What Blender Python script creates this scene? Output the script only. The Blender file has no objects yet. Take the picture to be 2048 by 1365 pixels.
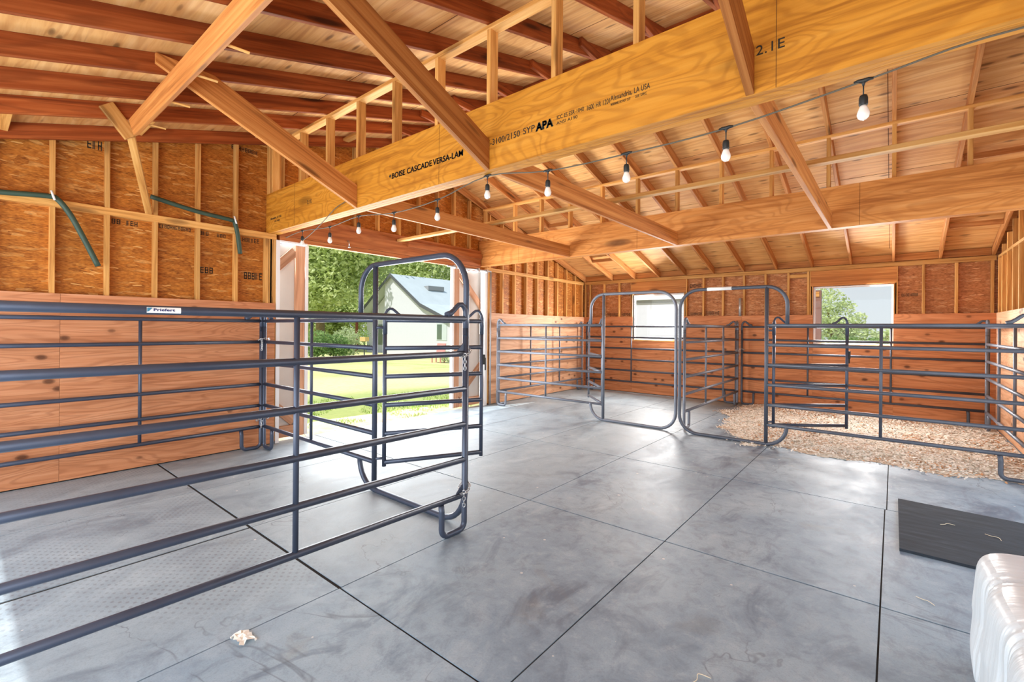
import bpy, math, random
from mathutils import Vector, Matrix, noise

random.seed(7)
scn = bpy.context.scene
COL = scn.collection

# ------------------------------------------------------------------ camera
YAW, ROLL, FPX = 2.2603, 0.0077, 925.27
CAMZ = 1.5
fw = Vector((math.cos(YAW), math.sin(YAW), 0))
rt0 = Vector((math.sin(YAW), -math.cos(YAW), 0))
up0 = Vector((0, 0, 1))
rt = rt0 * math.cos(ROLL) + up0 * math.sin(ROLL)
upv = up0 * math.cos(ROLL) - rt0 * math.sin(ROLL)
cam_d = bpy.data.cameras.new('camera')
cam_d.sensor_fit = 'HORIZONTAL'
cam_d.sensor_width = 36.0
cam_d.lens = FPX / 2048 * 36.0
cam_d.shift_y = -(682.5 - 657.44) / 2048
cam_d.clip_start = 0.05
cam_d.clip_end = 400
cam = bpy.data.objects.new('camera', cam_d)
COL.objects.link(cam)
m = Matrix((rt, upv, -fw)).transposed().to_4x4()
m.translation = (0, 0, CAMZ)
cam.matrix_world = m
scn.camera = cam

# ------------------------------------------------------------------ exposure, world, sun, big lights
scn.view_settings.view_transform = 'Standard'
scn.view_settings.look = 'None'
scn.view_settings.gamma = 1.0
scn.view_settings.use_curve_mapping = False
scn.view_settings.exposure = 0.0

world = bpy.data.worlds.new('sky_world')
scn.world = world
world.use_nodes = True
wn = world.node_tree
wn.nodes.clear()
w_out = wn.nodes.new('ShaderNodeOutputWorld')
w_bg = wn.nodes.new('ShaderNodeBackground')
w_tc = wn.nodes.new('ShaderNodeTexCoord')
w_sep = wn.nodes.new('ShaderNodeSeparateXYZ')
w_ramp = wn.nodes.new('ShaderNodeValToRGB')
w_ramp.color_ramp.elements[0].position = 0.0
w_ramp.color_ramp.elements[0].color = (0.74, 0.80, 0.82, 1)
w_ramp.color_ramp.elements[1].position = 0.7
w_ramp.color_ramp.elements[1].color = (0.48, 0.66, 0.92, 1)
wn.links.new(w_tc.outputs['Generated'], w_sep.inputs[0])
wn.links.new(w_sep.outputs['Z'], w_ramp.inputs[0])
wn.links.new(w_ramp.outputs[0], w_bg.inputs['Color'])
w_bg.inputs['Strength'].default_value = 1.0
wn.links.new(w_bg.outputs[0], w_out.inputs[0])

sun_d = bpy.data.lights.new('sun', 'SUN')
sun_d.energy = 5.0
sun_d.angle = math.radians(0.6)
sun_d.color = (1.0, 0.97, 0.92)
sun = bpy.data.objects.new('sun', sun_d)
COL.objects.link(sun)
sun.rotation_euler = Vector((-0.22, -0.62, 1.0)).to_track_quat('Z', 'Y').to_euler()


def area(name, loc, target, sx, sy, power, color):
    d = bpy.data.lights.new(name, 'AREA')
    d.shape = 'RECTANGLE'
    d.size, d.size_y = sx, sy
    d.energy = power
    d.color = color
    d.specular_factor = 0.35 if 'window' in name else 0.8
    o = bpy.data.objects.new(name, d)
    COL.objects.link(o)
    o.location = loc
    dirv = Vector(target) - Vector(loc)
    o.rotation_euler = dirv.to_track_quat('-Z', 'Y').to_euler()
    return o


COOL = (0.86, 0.93, 1.0)
area('daylight_door', (-6.20, 4.66, 1.5), (0, 4.66, 2.0), 3.8, 2.2, 200, (0.95, 0.98, 1.0))
area('daylight_right_door', (1.32, 4.66, 1.4), (-5, 4.9, 1.5), 3.8, 2.4, 45, (0.92, 0.96, 1.0))
area('daylight_front', (-2.4, -1.30, 1.5), (-2.4, 5, 1.9), 7.0, 2.4, 225, (0.80, 0.90, 1.0))
area('upfill_front', (-2.4, -2.9, 0.02), (-2.4, 2.6, 2.9), 7.0, 2.0, 260, (1.0, 0.97, 0.93))  # added lamp: upward fill to brighten timber undersides from the front
area('upfill_door', (-7.4, 4.66, 0.0), (-3.0, 4.9, 2.9), 3.8, 1.4, 330, (1.0, 0.98, 0.93))  # added upward fill outside the door, stronger than any ground bounce
area('upfill_right', (2.5, 4.66, 0.0), (-2.0, 4.9, 2.9), 3.8, 1.4, 60, (1.0, 0.98, 0.93))  # added upward fill beyond the right wall, for the ceiling
area('daylight_window', (-4.2, 10.46, 1.8), (-5.6, 8.4, 1.2), 1.2, 1.05, 230, (1.0, 0.98, 0.95))
area('daylight_window', (-0.58, 10.46, 1.8), (0.75, 8.8, 0.9), 1.15, 1.05, 190, (1.0, 0.98, 0.95))

scn.cycles.max_bounces = 8
scn.cycles.diffuse_bounces = 5
scn.cycles.glossy_bounces = 3
scn.cycles.transparent_max_bounces = 12
scn.cycles.sample_clamp_indirect = 8.0
scn.cycles.caustics_reflective = False
scn.cycles.caustics_refractive = False


# ------------------------------------------------------------------ materials
class NT:
    def __init__(s, name):
        s.m = bpy.data.materials.new(name)
        s.m.use_nodes = True
        s.t = s.m.node_tree
        s.t.nodes.clear()
        s.out = s.n('OutputMaterial')
        s.b = s.n('BsdfPrincipled')
        s.l(s.b.outputs[0], s.out.inputs[0])

    def n(s, typ, **kw):
        nd = s.t.nodes.new('ShaderNode' + typ)
        for k, v in kw.items():
            setattr(nd, k, v)
        return nd

    def l(s, a, b):
        s.t.links.new(a, b)

    def val(s, sock, v):
        if hasattr(v, 'is_linked') or hasattr(v, 'links'):
            s.l(v, sock)
        else:
            sock.default_value = v

    def math(s, op, a, b=None, c=None):
        nd = s.n('Math', operation=op)
        s.val(nd.inputs[0], a)
        if b is not None:
            s.val(nd.inputs[1], b)
        if c is not None:
            s.val(nd.inputs[2], c)
        return nd.outputs[0]

    def coords(s, rand=True):
        tc = s.n('TexCoord').outputs['Object']
        if not rand:
            return tc
        oi = s.n('ObjectInfo')
        s.rnd = oi.outputs['Random']
        k = s.math('MULTIPLY', s.rnd, 43.0)
        va = s.n('VectorMath', operation='ADD')
        s.l(tc, va.inputs[0])
        cx = s.n('CombineXYZ')
        for i in range(3):
            s.l(k, cx.inputs[i])
        s.l(cx.outputs[0], va.inputs[1])
        return va.outputs[0]

    def mapping(s, vec, scale, rot=(0, 0, 0)):
        mp = s.n('Mapping')
        s.l(vec, mp.inputs[0])
        mp.inputs['Scale'].default_value = scale
        mp.inputs['Rotation'].default_value = rot
        return mp.outputs[0]

    def noise(s, vec, scale=1.0, detail=4.0, rough=0.55, dist=0.0):
        nd = s.n('TexNoise')
        s.l(vec, nd.inputs['Vector'])
        nd.inputs['Scale'].default_value = scale
        nd.inputs['Detail'].default_value = detail
        nd.inputs['Roughness'].default_value = rough
        nd.inputs['Distortion'].default_value = dist
        return nd

    def ramp(s, fac, stops, interp='LINEAR'):
        nd = s.n('ValToRGB')
        cr = nd.color_ramp
        cr.interpolation = interp
        while len(cr.elements) < len(stops):
            cr.elements.new(0.5)
        for e, (p, c) in zip(cr.elements, stops):
            e.position = p
            e.color = (c[0], c[1], c[2], 1) if not isinstance(c, (int, float)) else (c, c, c, 1)
        s.l(fac, nd.inputs[0])
        return nd.outputs[0]

    def mix(s, fac, a, b, mode='MIX'):
        nd = s.n('Mix', data_type='RGBA', blend_type=mode)
        s.val(nd.inputs[0], fac)
        for sock, v in ((nd.inputs[6], a), (nd.inputs[7], b)):
            if isinstance(v, tuple):
                sock.default_value = (v[0], v[1], v[2], 1)
            else:
                s.l(v, sock)
        return nd.outputs[2]

    def bump(s, h, strength=0.3, dist=0.01):
        nd = s.n('Bump')
        nd.inputs['Strength'].default_value = strength
        nd.inputs['Distance'].default_value = dist
        s.l(h, nd.inputs['Height'])
        s.l(nd.outputs[0], s.b.inputs['Normal'])


def srgb(r, g, b):
    f = lambda c: (c / 255 / 12.92) if c / 255 <= 0.04045 else ((c / 255 + 0.055) / 1.055) ** 2.4
    return (f(r), f(g), f(b))


def plain(name, col, rough=0.6, metal=0.0, var=0.0, nscale=6.0, spec=0.5):
    t = NT(name)
    if var:
        v = t.coords()
        nz = t.noise(v, nscale, 5).outputs['Fac']
        d = tuple(max(0, c * (1 - var)) for c in col)
        e = tuple(min(1, c * (1 + var)) for c in col)
        t.l(t.ramp(nz, [(0.3, d), (0.7, e)]), t.b.inputs['Base Color'])
    else:
        t.b.inputs['Base Color'].default_value = (*col, 1)
    t.b.inputs['Roughness'].default_value = rough
    t.b.inputs['Metallic'].default_value = metal
    t.b.inputs['Specular IOR Level'].default_value = spec
    return t.m


def wood(name, dark, mid, light, stretch, cathedral=0.0, soft=False, cscale=(0.5, 3, 3), crings=9.0, knots=0.5, kscale=(1.6, 6, 6),
         rough=0.62, objvar=0.22, rand=True):
    """grain runs along the axis whose stretch is small"""
    t = NT(name)
    v = t.coords(rand)
    nz = t.noise(t.mapping(v, stretch), 1.0, 6, 0.62, 0.4).outputs['Fac']
    col = t.ramp(nz, [(0.12, dark), (0.46, mid), (0.80, light)] if soft else [(0.28, dark), (0.48, mid), (0.72, light)])
    if cathedral:
        cn = t.noise(t.mapping(v, cscale), 1.0, 2, 0.45, 0.6).outputs['Fac']
        ph = t.math('SINE', t.math('MULTIPLY', cn, crings * 6.283))
        ln = t.ramp(t.math('MULTIPLY_ADD', ph, 0.5, 0.5), [(0.0, 0.0), (0.55, 0.10), (1.0, 1.0)])
        col = t.mix(t.math('MULTIPLY', ln, cathedral), col, dark)
    if knots:
        vo = t.n('TexVoronoi')
        t.l(t.mapping(v, kscale), vo.inputs['Vector'])
        vo.inputs['Scale'].default_value = 1.0
        gate = t.math('GREATER_THAN', t.n('SeparateColor').outputs[0], 0.5)
        sc = gate.node.inputs[0].links[0].from_node
        t.l(vo.outputs['Color'], sc.inputs[0])
        k = t.ramp(vo.outputs['Distance'], [(0.10, 1.0), (0.17, 0.6), (0.21, 0.14), (0.34, 0.0)])
        k = t.math('MULTIPLY', t.math('MULTIPLY', k, gate), knots)
        col = t.mix(k, col, tuple(c * 0.28 for c in dark))
    if rand and objvar:
        br = t.math('MULTIPLY_ADD', t.rnd, objvar * 2, 1 - objvar)
        cx = t.n('CombineColor')
        for i in range(3):
            t.l(br, cx.inputs[i])
        col = t.mix(1.0, col, cx.outputs[0], 'MULTIPLY')
    t.l(col, t.b.inputs['Base Color'])
    t.b.inputs['Roughness'].default_value = rough
    t.b.inputs['Specular IOR Level'].default_value = 0.3
    t.bump(nz, 0.12, 0.004)
    return t.m


def osb(name, perm, tones, bright=1.0):
    """oriented strand board: layers of stretched chips turned by a slow noise. perm picks the in-plane axes"""
    t = NT(name)
    v = t.coords(False)
    sx = t.n('SeparateXYZ')
    t.l(v, sx.inputs[0])
    cx = t.n('CombineXYZ')
    t.l(sx.outputs[perm[0]], cx.inputs[0])
    t.l(sx.outputs[perm[1]], cx.inputs[1])
    cur = None
    for i, (a, b, rot) in enumerate(((7, 34, 0.10), (10, 44, -0.55), (9, 40, 0.8))):
        wob = t.noise(cx.outputs[0], 2.2 + i, 2).outputs['Color']
        va = t.n('VectorMath', operation='MULTIPLY_ADD')
        t.l(wob, va.inputs[0])
        va.inputs[1].default_value = (0.10, 0.10, 0)
        t.l(cx.outputs[0], va.inputs[2])
        wobv = va.outputs[0]
        vo = t.n('TexVoronoi')
        t.l(t.mapping(va.outputs[0], (a, b, 1), (0, 0, rot)), vo.inputs['Vector'])
        vo.inputs['Scale'].default_value = 1.0
        vo.voronoi_dimensions = '2D'
        sc = t.n('SeparateColor')
        t.l(vo.outputs['Color'], sc.inputs[0])
        c = t.ramp(sc.outputs[0], [(0.0, tones[0]), (0.25, tones[1]), (0.8, tones[2]), (1.0, tones[3])])
        edge = t.ramp(vo.outputs['Distance'], [(0.35, 0.0), (0.75, 0.55)])
        c = t.mix(edge, c, tones[0])
        if cur is None:
            cur = c
        else:
            cur = t.mix(t.math('GREATER_THAN', sc.outputs[1], 0.72), cur, c)
    fine = t.noise(t.mapping(cx.outputs[0], (25, 140, 1)), 1.0, 3).outputs['Fac']
    cur = t.mix(0.58, cur, t.ramp(fine, [(0.35, tones[0]), (0.6, tones[2]), (0.8, tones[3])]), 'MIX')
    fk = t.n('TexVoronoi')
    t.l(t.mapping(wobv, (9, 70, 1), (0, 0, -0.35)), fk.inputs['Vector'])
    fk.voronoi_dimensions = '2D'
    fk.inputs['Scale'].default_value = 1.0
    fs = t.n('SeparateColor')
    t.l(fk.outputs['Color'], fs.inputs[0])
    fm = t.math('MULTIPLY', t.math('LESS_THAN', fk.outputs['Distance'], 0.38), t.math('GREATER_THAN', fs.outputs[2], 0.955))
    cur = t.mix(t.math('MULTIPLY', fm, 0.7), cur, tones[3])
    big = t.noise(cx.outputs[0], 1.1, 3).outputs['Fac']
    g = t.ramp(big, [(0.3, 0.82), (0.7, 1.12)])
    cur = t.mix(1.0, cur, g, 'MULTIPLY')
    t.l(cur, t.b.inputs['Base Color'])
    t.b.inputs['Roughness'].default_value = 0.6
    t.b.inputs['Specular IOR Level'].default_value = 0.3
    t.bump(fine, 0.15, 0.004)
    return t.m


M = {}
# timbers: local X is the grain
M['stud'] = wood('stud_pine', srgb(158, 100, 46), srgb(206, 150, 80), srgb(226, 178, 110), (1.2, 26, 26), knots=0.6)
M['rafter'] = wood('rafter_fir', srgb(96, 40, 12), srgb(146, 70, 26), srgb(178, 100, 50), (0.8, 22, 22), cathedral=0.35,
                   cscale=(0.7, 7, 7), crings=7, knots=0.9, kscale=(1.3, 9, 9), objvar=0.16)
M['strut'] = wood('strut_fir', srgb(130, 74, 30), srgb(180, 114, 56), srgb(206, 146, 82), (0.6, 30, 30), knots=0.7, kscale=(1.5, 9, 9))
M['lvl'] = wood('laminated_veneer', srgb(146, 86, 20), srgb(200, 134, 40), srgb(214, 152, 58), (0.9, 20, 20), cathedral=0.36,
                cscale=(1.1, 3.2, 3.2), crings=17, knots=0.55, kscale=(1.1, 3.4, 3.4), objvar=0.0)
M['lvl_far'] = wood('laminated_veneer_orange', srgb(150, 86, 34), srgb(200, 132, 66), srgb(216, 156, 92), (0.9, 20, 20), cathedral=0.34,
                    cscale=(0.8, 3.0, 3.0), crings=15, knots=0.8, kscale=(0.8, 3.2, 3.2), objvar=0.0)
M['ply_left'] = wood('plywood_wainscot_left', srgb(148, 86, 52), srgb(200, 134, 92), srgb(222, 164, 124), (9, 0.9, 22), cathedral=0.4, soft=True,
                     cscale=(2, 0.55, 5), crings=14, knots=0.85, kscale=(4, 4.2, 7), objvar=0.07)
M['ply_back'] = wood('plywood_wainscot_back', srgb(152, 86, 48), srgb(202, 130, 82), srgb(222, 160, 114), (0.9, 9, 22), cathedral=0.4, soft=True,
                     cscale=(0.55, 2, 5), crings=14, knots=0.85, kscale=(4.2, 4, 7), objvar=0.07)
M['rafter_lit'] = wood('rafter_fir_lit', srgb(136, 80, 38), srgb(186, 124, 68), srgb(212, 158, 98), (0.8, 22, 22), cathedral=0.3, cscale=(0.7, 7, 7), crings=7, knots=0.8, kscale=(1.3, 9, 9), objvar=0.16)  # same lumber as rafter; light on the far slope put into the colour
M['ply_lit'] = wood('plywood_lit', srgb(170, 112, 76), srgb(216, 164, 126), srgb(232, 190, 156), (9, 0.9, 22), cathedral=0.35, soft=True, cscale=(2, 0.55, 5), crings=14, knots=0.85, kscale=(4, 4.2, 7), objvar=0.05)  # same plywood; paler tone paints in the light falling on these panels
M['deck'] = wood('plywood_roof_deck', srgb(180, 118, 62), srgb(218, 164, 100), srgb(236, 196, 138), (1.0, 16, 16), cathedral=0.4, soft=True,
                 cscale=(0.5, 4, 4), crings=8, knots=0.75, kscale=(3, 10, 10), objvar=0.0, rand=False)
M['header'] = wood('header_fir', srgb(128, 66, 32), srgb(176, 104, 56), srgb(198, 132, 80), (20, 0.8, 20), cathedral=0.3,
                   cscale=(5, 0.6, 5), crings=7, knots=0.8, kscale=(7, 1.4, 7), objvar=0.0)
tones_l = (srgb(116, 58, 14), srgb(182, 104, 32), srgb(206, 130, 48), srgb(238, 186, 112))
M['osb_left'] = osb('strand_board_left', (1, 2), tones_l)
tones_b = (srgb(120, 66, 32), srgb(182, 114, 64), srgb(202, 136, 84), srgb(230, 182, 132))
M['osb_back'] = osb('strand_board_back', (0, 2), tones_b)
M['osb_right'] = osb('strand_board_right', (1, 2), tones_b)
M['cedar'] = wood('cedar_frame', srgb(160, 112, 82), srgb(196, 146, 112), srgb(212, 168, 136), (1.0, 26, 26), knots=0.4)
M['siding'] = plain('white_siding', srgb(214, 208, 200), 0.7, var=0.05, nscale=3)
M['white'] = plain('white_trim_paint', srgb(236, 236, 236), 0.55)
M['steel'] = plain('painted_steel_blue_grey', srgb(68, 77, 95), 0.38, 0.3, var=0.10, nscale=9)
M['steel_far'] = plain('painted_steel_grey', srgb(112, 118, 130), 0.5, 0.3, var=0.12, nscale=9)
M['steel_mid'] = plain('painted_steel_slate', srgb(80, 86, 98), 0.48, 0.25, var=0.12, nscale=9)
M['galv'] = plain('galvanised_steel', srgb(196, 198, 200), 0.3, 0.9, var=0.1, nscale=30)
M['conduit'] = plain('grey_conduit', srgb(176, 178, 180), 0.4, 0.5)
M['ink'] = plain('stamp_ink', srgb(38, 34, 26), 0.8)
M['ink_grey'] = plain('stamp_ink_grey', srgb(62, 66, 56), 0.8)
M['seam'] = plain('dark_seam', srgb(96, 56, 22), 0.9)
M['green'] = plain('green_sleeve', srgb(52, 74, 60), 0.6, var=0.12)
M['black'] = plain('black_rubber', srgb(30, 34, 34), 0.55)
M['cord'] = plain('grey_green_cord', srgb(92, 86, 72), 0.6)
M['sticker'] = plain('white_sticker', srgb(232, 238, 238), 0.4)
M['sticker_teal'] = plain('teal_print', srgb(60, 130, 160), 0.5)
M['sticker_navy'] = plain('navy_print', srgb(24, 44, 104), 0.5)
M['paper'] = plain('white_paper', srgb(236, 230, 218), 0.8, var=0.06)
M['straw'] = plain('pale_straw', srgb(226, 214, 186), 0.8)


def floor_mat():
    t = NT('worn_grey_floor')
    v = t.coords(False)
    sx = t.n('SeparateXYZ')
    t.l(v, sx.inputs[0])
    n1 = t.noise(v, 0.9, 5, 0.6, 0.6).outputs['Fac']
    n2 = t.noise(t.mapping(v, (1.3, 0.7, 1)), 2.0, 9, 0.68, 0.9).outputs['Fac']
    n5 = t.noise(v, 7.5, 9, 0.72, 0.4).outputs['Fac']
    n3 = t.noise(v, 110, 3, 0.7).outputs['Fac']
    base = t.ramp(n1, [(0.3, srgb(112, 132, 150)), (0.5, srgb(136, 156, 172)), (0.7, srgb(158, 175, 186))])
    base = t.mix(t.ramp(n2, [(0.34, 0.75), (0.47, 0.0)]), base, srgb(78, 94, 114))
    base = t.mix(t.ramp(n2, [(0.56, 0.0), (0.72, 0.6)]), base, srgb(170, 183, 192))
    base = t.mix(t.ramp(n5, [(0.36, 0.45), (0.5, 0.0)]), base, srgb(94, 108, 124))
    base = t.mix(t.ramp(n5, [(0.54, 0.0), (0.68, 0.4)]), base, srgb(174, 187, 197))
    n4 = t.noise(t.mapping(v, (0.9, 1.3, 1)), 1.25, 6, 0.62, 0.8).outputs['Fac']
    base = t.mix(t.ramp(n4, [(0.60, 0.0), (0.72, 0.4)]), base, srgb(128, 124, 112))
    # dusty stall on the left (x < -2.45, y < 2.5), with rows of worn dimples
    lx = t.ramp(t.math('MULTIPLY_ADD', sx.outputs[0], -0.5, -1.15), [(0.0, 0.0), (0.25, 1.0)])
    base = t.mix(t.math('MULTIPLY', lx, 0.6), base, t.ramp(n2, [(0.33, srgb(134, 150, 160)), (0.65, srgb(172, 186, 192))]))
    dm = t.math('MULTIPLY', t.math('SINE', t.math('MULTIPLY', sx.outputs[0], 95.0)), t.math('SINE', t.math('MULTIPLY', sx.outputs[1], 120.0)))
    dm = t.ramp(dm, [(0.35, 0.0), (0.8, 0.5)])
    ly = t.ramp(t.math('MULTIPLY_ADD', sx.outputs[1], -0.5, 1.0), [(0.2, 0.0), (0.35, 1.0)])
    dm = t.math('MULTIPLY', t.math('MULTIPLY', dm, t.math('MULTIPLY', lx, ly)), t.ramp(n1, [(0.42, 1.0), (0.58, 0.1)]))
    base = t.mix(dm, base, srgb(108, 110, 112))
    # a few dark hairlines left by dried puddles
    vo = t.noise(v, 0.7, 5, 0.55, 1.2).outputs['Fac']
    hl = t.ramp(t.math('ABSOLUTE', t.math('SUBTRACT', vo, 0.55)), [(0.0, 0.55), (0.004, 0.0)])
    base = t.mix(t.math('MULTIPLY', hl, t.ramp(n1, [(0.5, 0.0), (0.6, 1.0)])), base, srgb(70, 74, 82))
    base = t.mix(t.ramp(n3, [(0.3, 0.25), (0.5, 0.0)]), base, srgb(92, 96, 104))
    # pale and dark flecks
    vf = t.n('TexVoronoi')
    t.l(v, vf.inputs['Vector'])
    vf.inputs['Scale'].default_value = 7.0
    sc = t.n('SeparateColor')
    t.l(vf.outputs['Color'], sc.inputs[0])
    fl_ = t.math('MULTIPLY', t.math('LESS_THAN', vf.outputs['Distance'], t.math('MULTIPLY', sc.outputs[1], 0.10)), t.math('GREATER_THAN', sc.outputs[0], 0.62))
    base = t.mix(t.math('MULTIPLY', fl_, 0.7), base, srgb(216, 214, 208))
    fd = t.math('MULTIPLY', t.math('LESS_THAN', vf.outputs['Distance'], 0.045), t.math('LESS_THAN', sc.outputs[0], 0.12))
    base = t.mix(t.math('MULTIPLY', fd, 0.7), base, srgb(66, 66, 68))
    t.l(base, t.b.inputs['Base Color'])
    t.l(t.ramp(n2, [(0.3, 0.44), (0.7, 0.62)]), t.b.inputs['Roughness'])
    t.bump(n5, 0.10, 0.006)
    return t.m


M['floor'] = floor_mat()
M['dirt'] = plain('dark_gap_dirt', srgb(34, 30, 26), 0.95)


def rubber():
    t = NT('black_stall_rubber')
    v = t.coords(False)
    n = t.noise(t.mapping(v, (2, 9, 1), (0, 0, 0.4)), 2.0, 6, 0.65, 0.5).outputs['Fac']
    t.l(t.ramp(n, [(0.3, srgb(28, 35, 44)), (0.6, srgb(46, 55, 65)), (0.8, srgb(76, 84, 92))]), t.b.inputs['Base Color'])
    t.b.inputs['Roughness'].default_value = 0.85
    t.bump(t.noise(v, 90, 2).outputs['Fac'], 0.2, 0.003)
    return t.m


M['rubber'] = rubber()


def shav(name, tones):
    t = NT(name)
    v = t.coords(False)
    n1 = t.noise(v, 55, 5, 0.7, 1.0).outputs['Fac']
    n2 = t.noise(v, 1.8, 4, 0.6, 0.5).outputs['Fac']
    c = t.ramp(n1, [(0.3, tones[0]), (0.5, tones[1]), (0.68, tones[2])])
    c = t.mix(t.ramp(n2, [(0.5, 0.0), (0.64, 0.65)]), c, tones[3])
    t.l(c, t.b.inputs['Base Color'])
    t.b.inputs['Roughness'].default_value = 0.9
    t.bump(n1, 0.8, 0.02)
    return t.m


M['shavings'] = shav('wood_shavings', (srgb(196, 182, 160), srgb(226, 216, 200), srgb(240, 236, 228), srgb(196, 156, 116)))
M['chip'] = plain('shaving_flake', srgb(242, 238, 228), 0.85, var=0.12, nscale=3)
M['chip_brown'] = plain('shaving_flake_brown', srgb(206, 156, 110), 0.85, var=0.15, nscale=3)


def film():
    t = NT('white_plastic_film')
    v = t.coords(False)
    n = t.noise(t.mapping(v, (3, 26, 3)), 1.4, 4, 0.6, 0.4).outputs['Fac']
    t.l(t.ramp(n, [(0.3, srgb(206, 218, 226)), (0.6, srgb(218, 230, 238))]), t.b.inputs['Base Color'])
    t.b.inputs['Roughness'].default_value = 0.3
    t.bump(n, 0.3, 0.012)
    return t.m


M['film'] = film()
M['kraft'] = plain('brown_print_band', srgb(184, 146, 118), 0.4, var=0.12, nscale=12)


def glass():
    t = NT('clear_window_glass')
    t.t.nodes.remove(t.b)
    tr = t.n('BsdfTransparent')
    gl = t.n('BsdfGlossy')
    gl.inputs['Roughness'].default_value = 0.02
    mx = t.n('MixShader')
    fr = t.n('Fresnel')
    fr.inputs[0].default_value = 1.2
    t.l(fr.outputs[0], mx.inputs[0])
    t.l(tr.outputs[0], mx.inputs[1])
    t.l(gl.outputs[0], mx.inputs[2])
    t.l(mx.outputs[0], t.out.inputs[0])
    return t.m


M['glass'] = glass()
M['bulb'] = plain('frosted_bulb', srgb(240, 238, 232), 0.15)


def lawn():
    t = NT('sunlit_lawn')
    v = t.coords(False)
    n1 = t.noise(v, 0.35, 4, 0.6, 0.6).outputs['Fac']
    n2 = t.noise(v, 9, 5, 0.7).outputs['Fac']
    c = t.ramp(n1, [(0.36, srgb(186, 190, 112)), (0.5, srgb(206, 202, 136)), (0.66, srgb(214, 204, 150))])
    sx = t.n('SeparateXYZ')
    t.l(v, sx.inputs[0])
    wx = t.math('ADD', sx.outputs[0], t.math('MULTIPLY', n1, 2.0))
    tan = t.ramp(t.math('MULTIPLY_ADD', wx, 0.05, 1.0), [(0.28, 0.0), (0.36, 1.0), (0.50, 1.0), (0.54, 0.0)])
    c = t.mix(t.math('MULTIPLY', tan, 0.7), c, srgb(222, 206, 168))
    near = t.ramp(t.math('MULTIPLY_ADD', wx, 0.05, 1.0), [(0.52, 0.0), (0.56, 1.0)])
    c = t.mix(near, c, srgb(170, 182, 110))
    c = t.mix(t.ramp(n2, [(0.35, 0.3), (0.6, 0.0)]), c, srgb(122, 146, 70))
    # bare soil along the barn wall
    edge = t.math('ADD', sx.outputs[0], t.math('MULTIPLY', n1, 1.2))
    soil = t.ramp(t.math('MULTIPLY_ADD', edge, 0.5, 3.75), [(0.45, 0.0), (0.75, 1.0)])
    c = t.mix(soil, c, t.ramp(n2, [(0.3, srgb(150, 124, 96)), (0.7, srgb(206, 186, 160))]))
    t.l(c, t.b.inputs['Base Color'])
    t.b.inputs['Roughness'].default_value = 0.95
    return t.m


M['lawn'] = lawn()
M['grass'] = plain('grass_blade', srgb(134, 166, 72), 0.8, var=0.25, nscale=2)


def leafmat(name, a, b, c):
    t = NT(name)
    v = t.coords(False)
    n = t.noise(v, 1.6, 4, 0.7).outputs['Fac']
    lc = t.ramp(n, [(0.32, a), (0.5, b), (0.68, c)])
    t.l(lc, t.b.inputs['Base Color'])
    tl = t.n('BsdfTranslucent')
    t.l(lc, tl.inputs['Color'])
    ms = t.n('MixShader')
    ms.inputs[0].default_value = 0.45
    t.l(t.b.outputs[0], ms.inputs[1])
    t.l(tl.outputs[0], ms.inputs[2])
    t.l(ms.outputs[0], t.out.inputs[0])
    t.b.inputs['Roughness'].default_value = 0.7
    t.b.inputs['Specular IOR Level'].default_value = 0.2
    return t.m


M['leaf'] = leafmat('spring_leaves', srgb(160, 178, 112), srgb(204, 216, 150), srgb(232, 238, 198))
M['leaf_pale'] = leafmat('pale_leaves', srgb(158, 172, 128), srgb(190, 202, 156), srgb(214, 220, 190))
M['leaf_dark'] = leafmat('shrub_leaves', srgb(96, 128, 74), srgb(136, 164, 98), srgb(170, 194, 128))
M['bark'] = plain('tree_bark', srgb(140, 118, 90), 0.9, var=0.25, nscale=8)
M['house_wall'] = plain('white_house_siding', srgb(204, 205, 213), 0.7, var=0.02)
M['shingle'] = plain('pale_roof_metal', srgb(190, 199, 199), 0.5, var=0.05, nscale=1.2)
M['rake'] = plain('charcoal_rake_board', srgb(84, 86, 90), 0.6)
M['dark_glass'] = plain('dark_window_glass', srgb(92, 108, 92), 0.1)
M['rust'] = plain('rust_red_post', srgb(138, 74, 54), 0.7, var=0.1)
M['yellow'] = plain('yellow_planter', srgb(220, 186, 120), 0.7)
M['pink'] = plain('faded_red_chair', srgb(206, 140, 132), 0.7)
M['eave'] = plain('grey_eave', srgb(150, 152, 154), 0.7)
M['brown_post'] = plain('brown_timber_post', srgb(132, 96, 80), 0.7, var=0.1)


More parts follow.
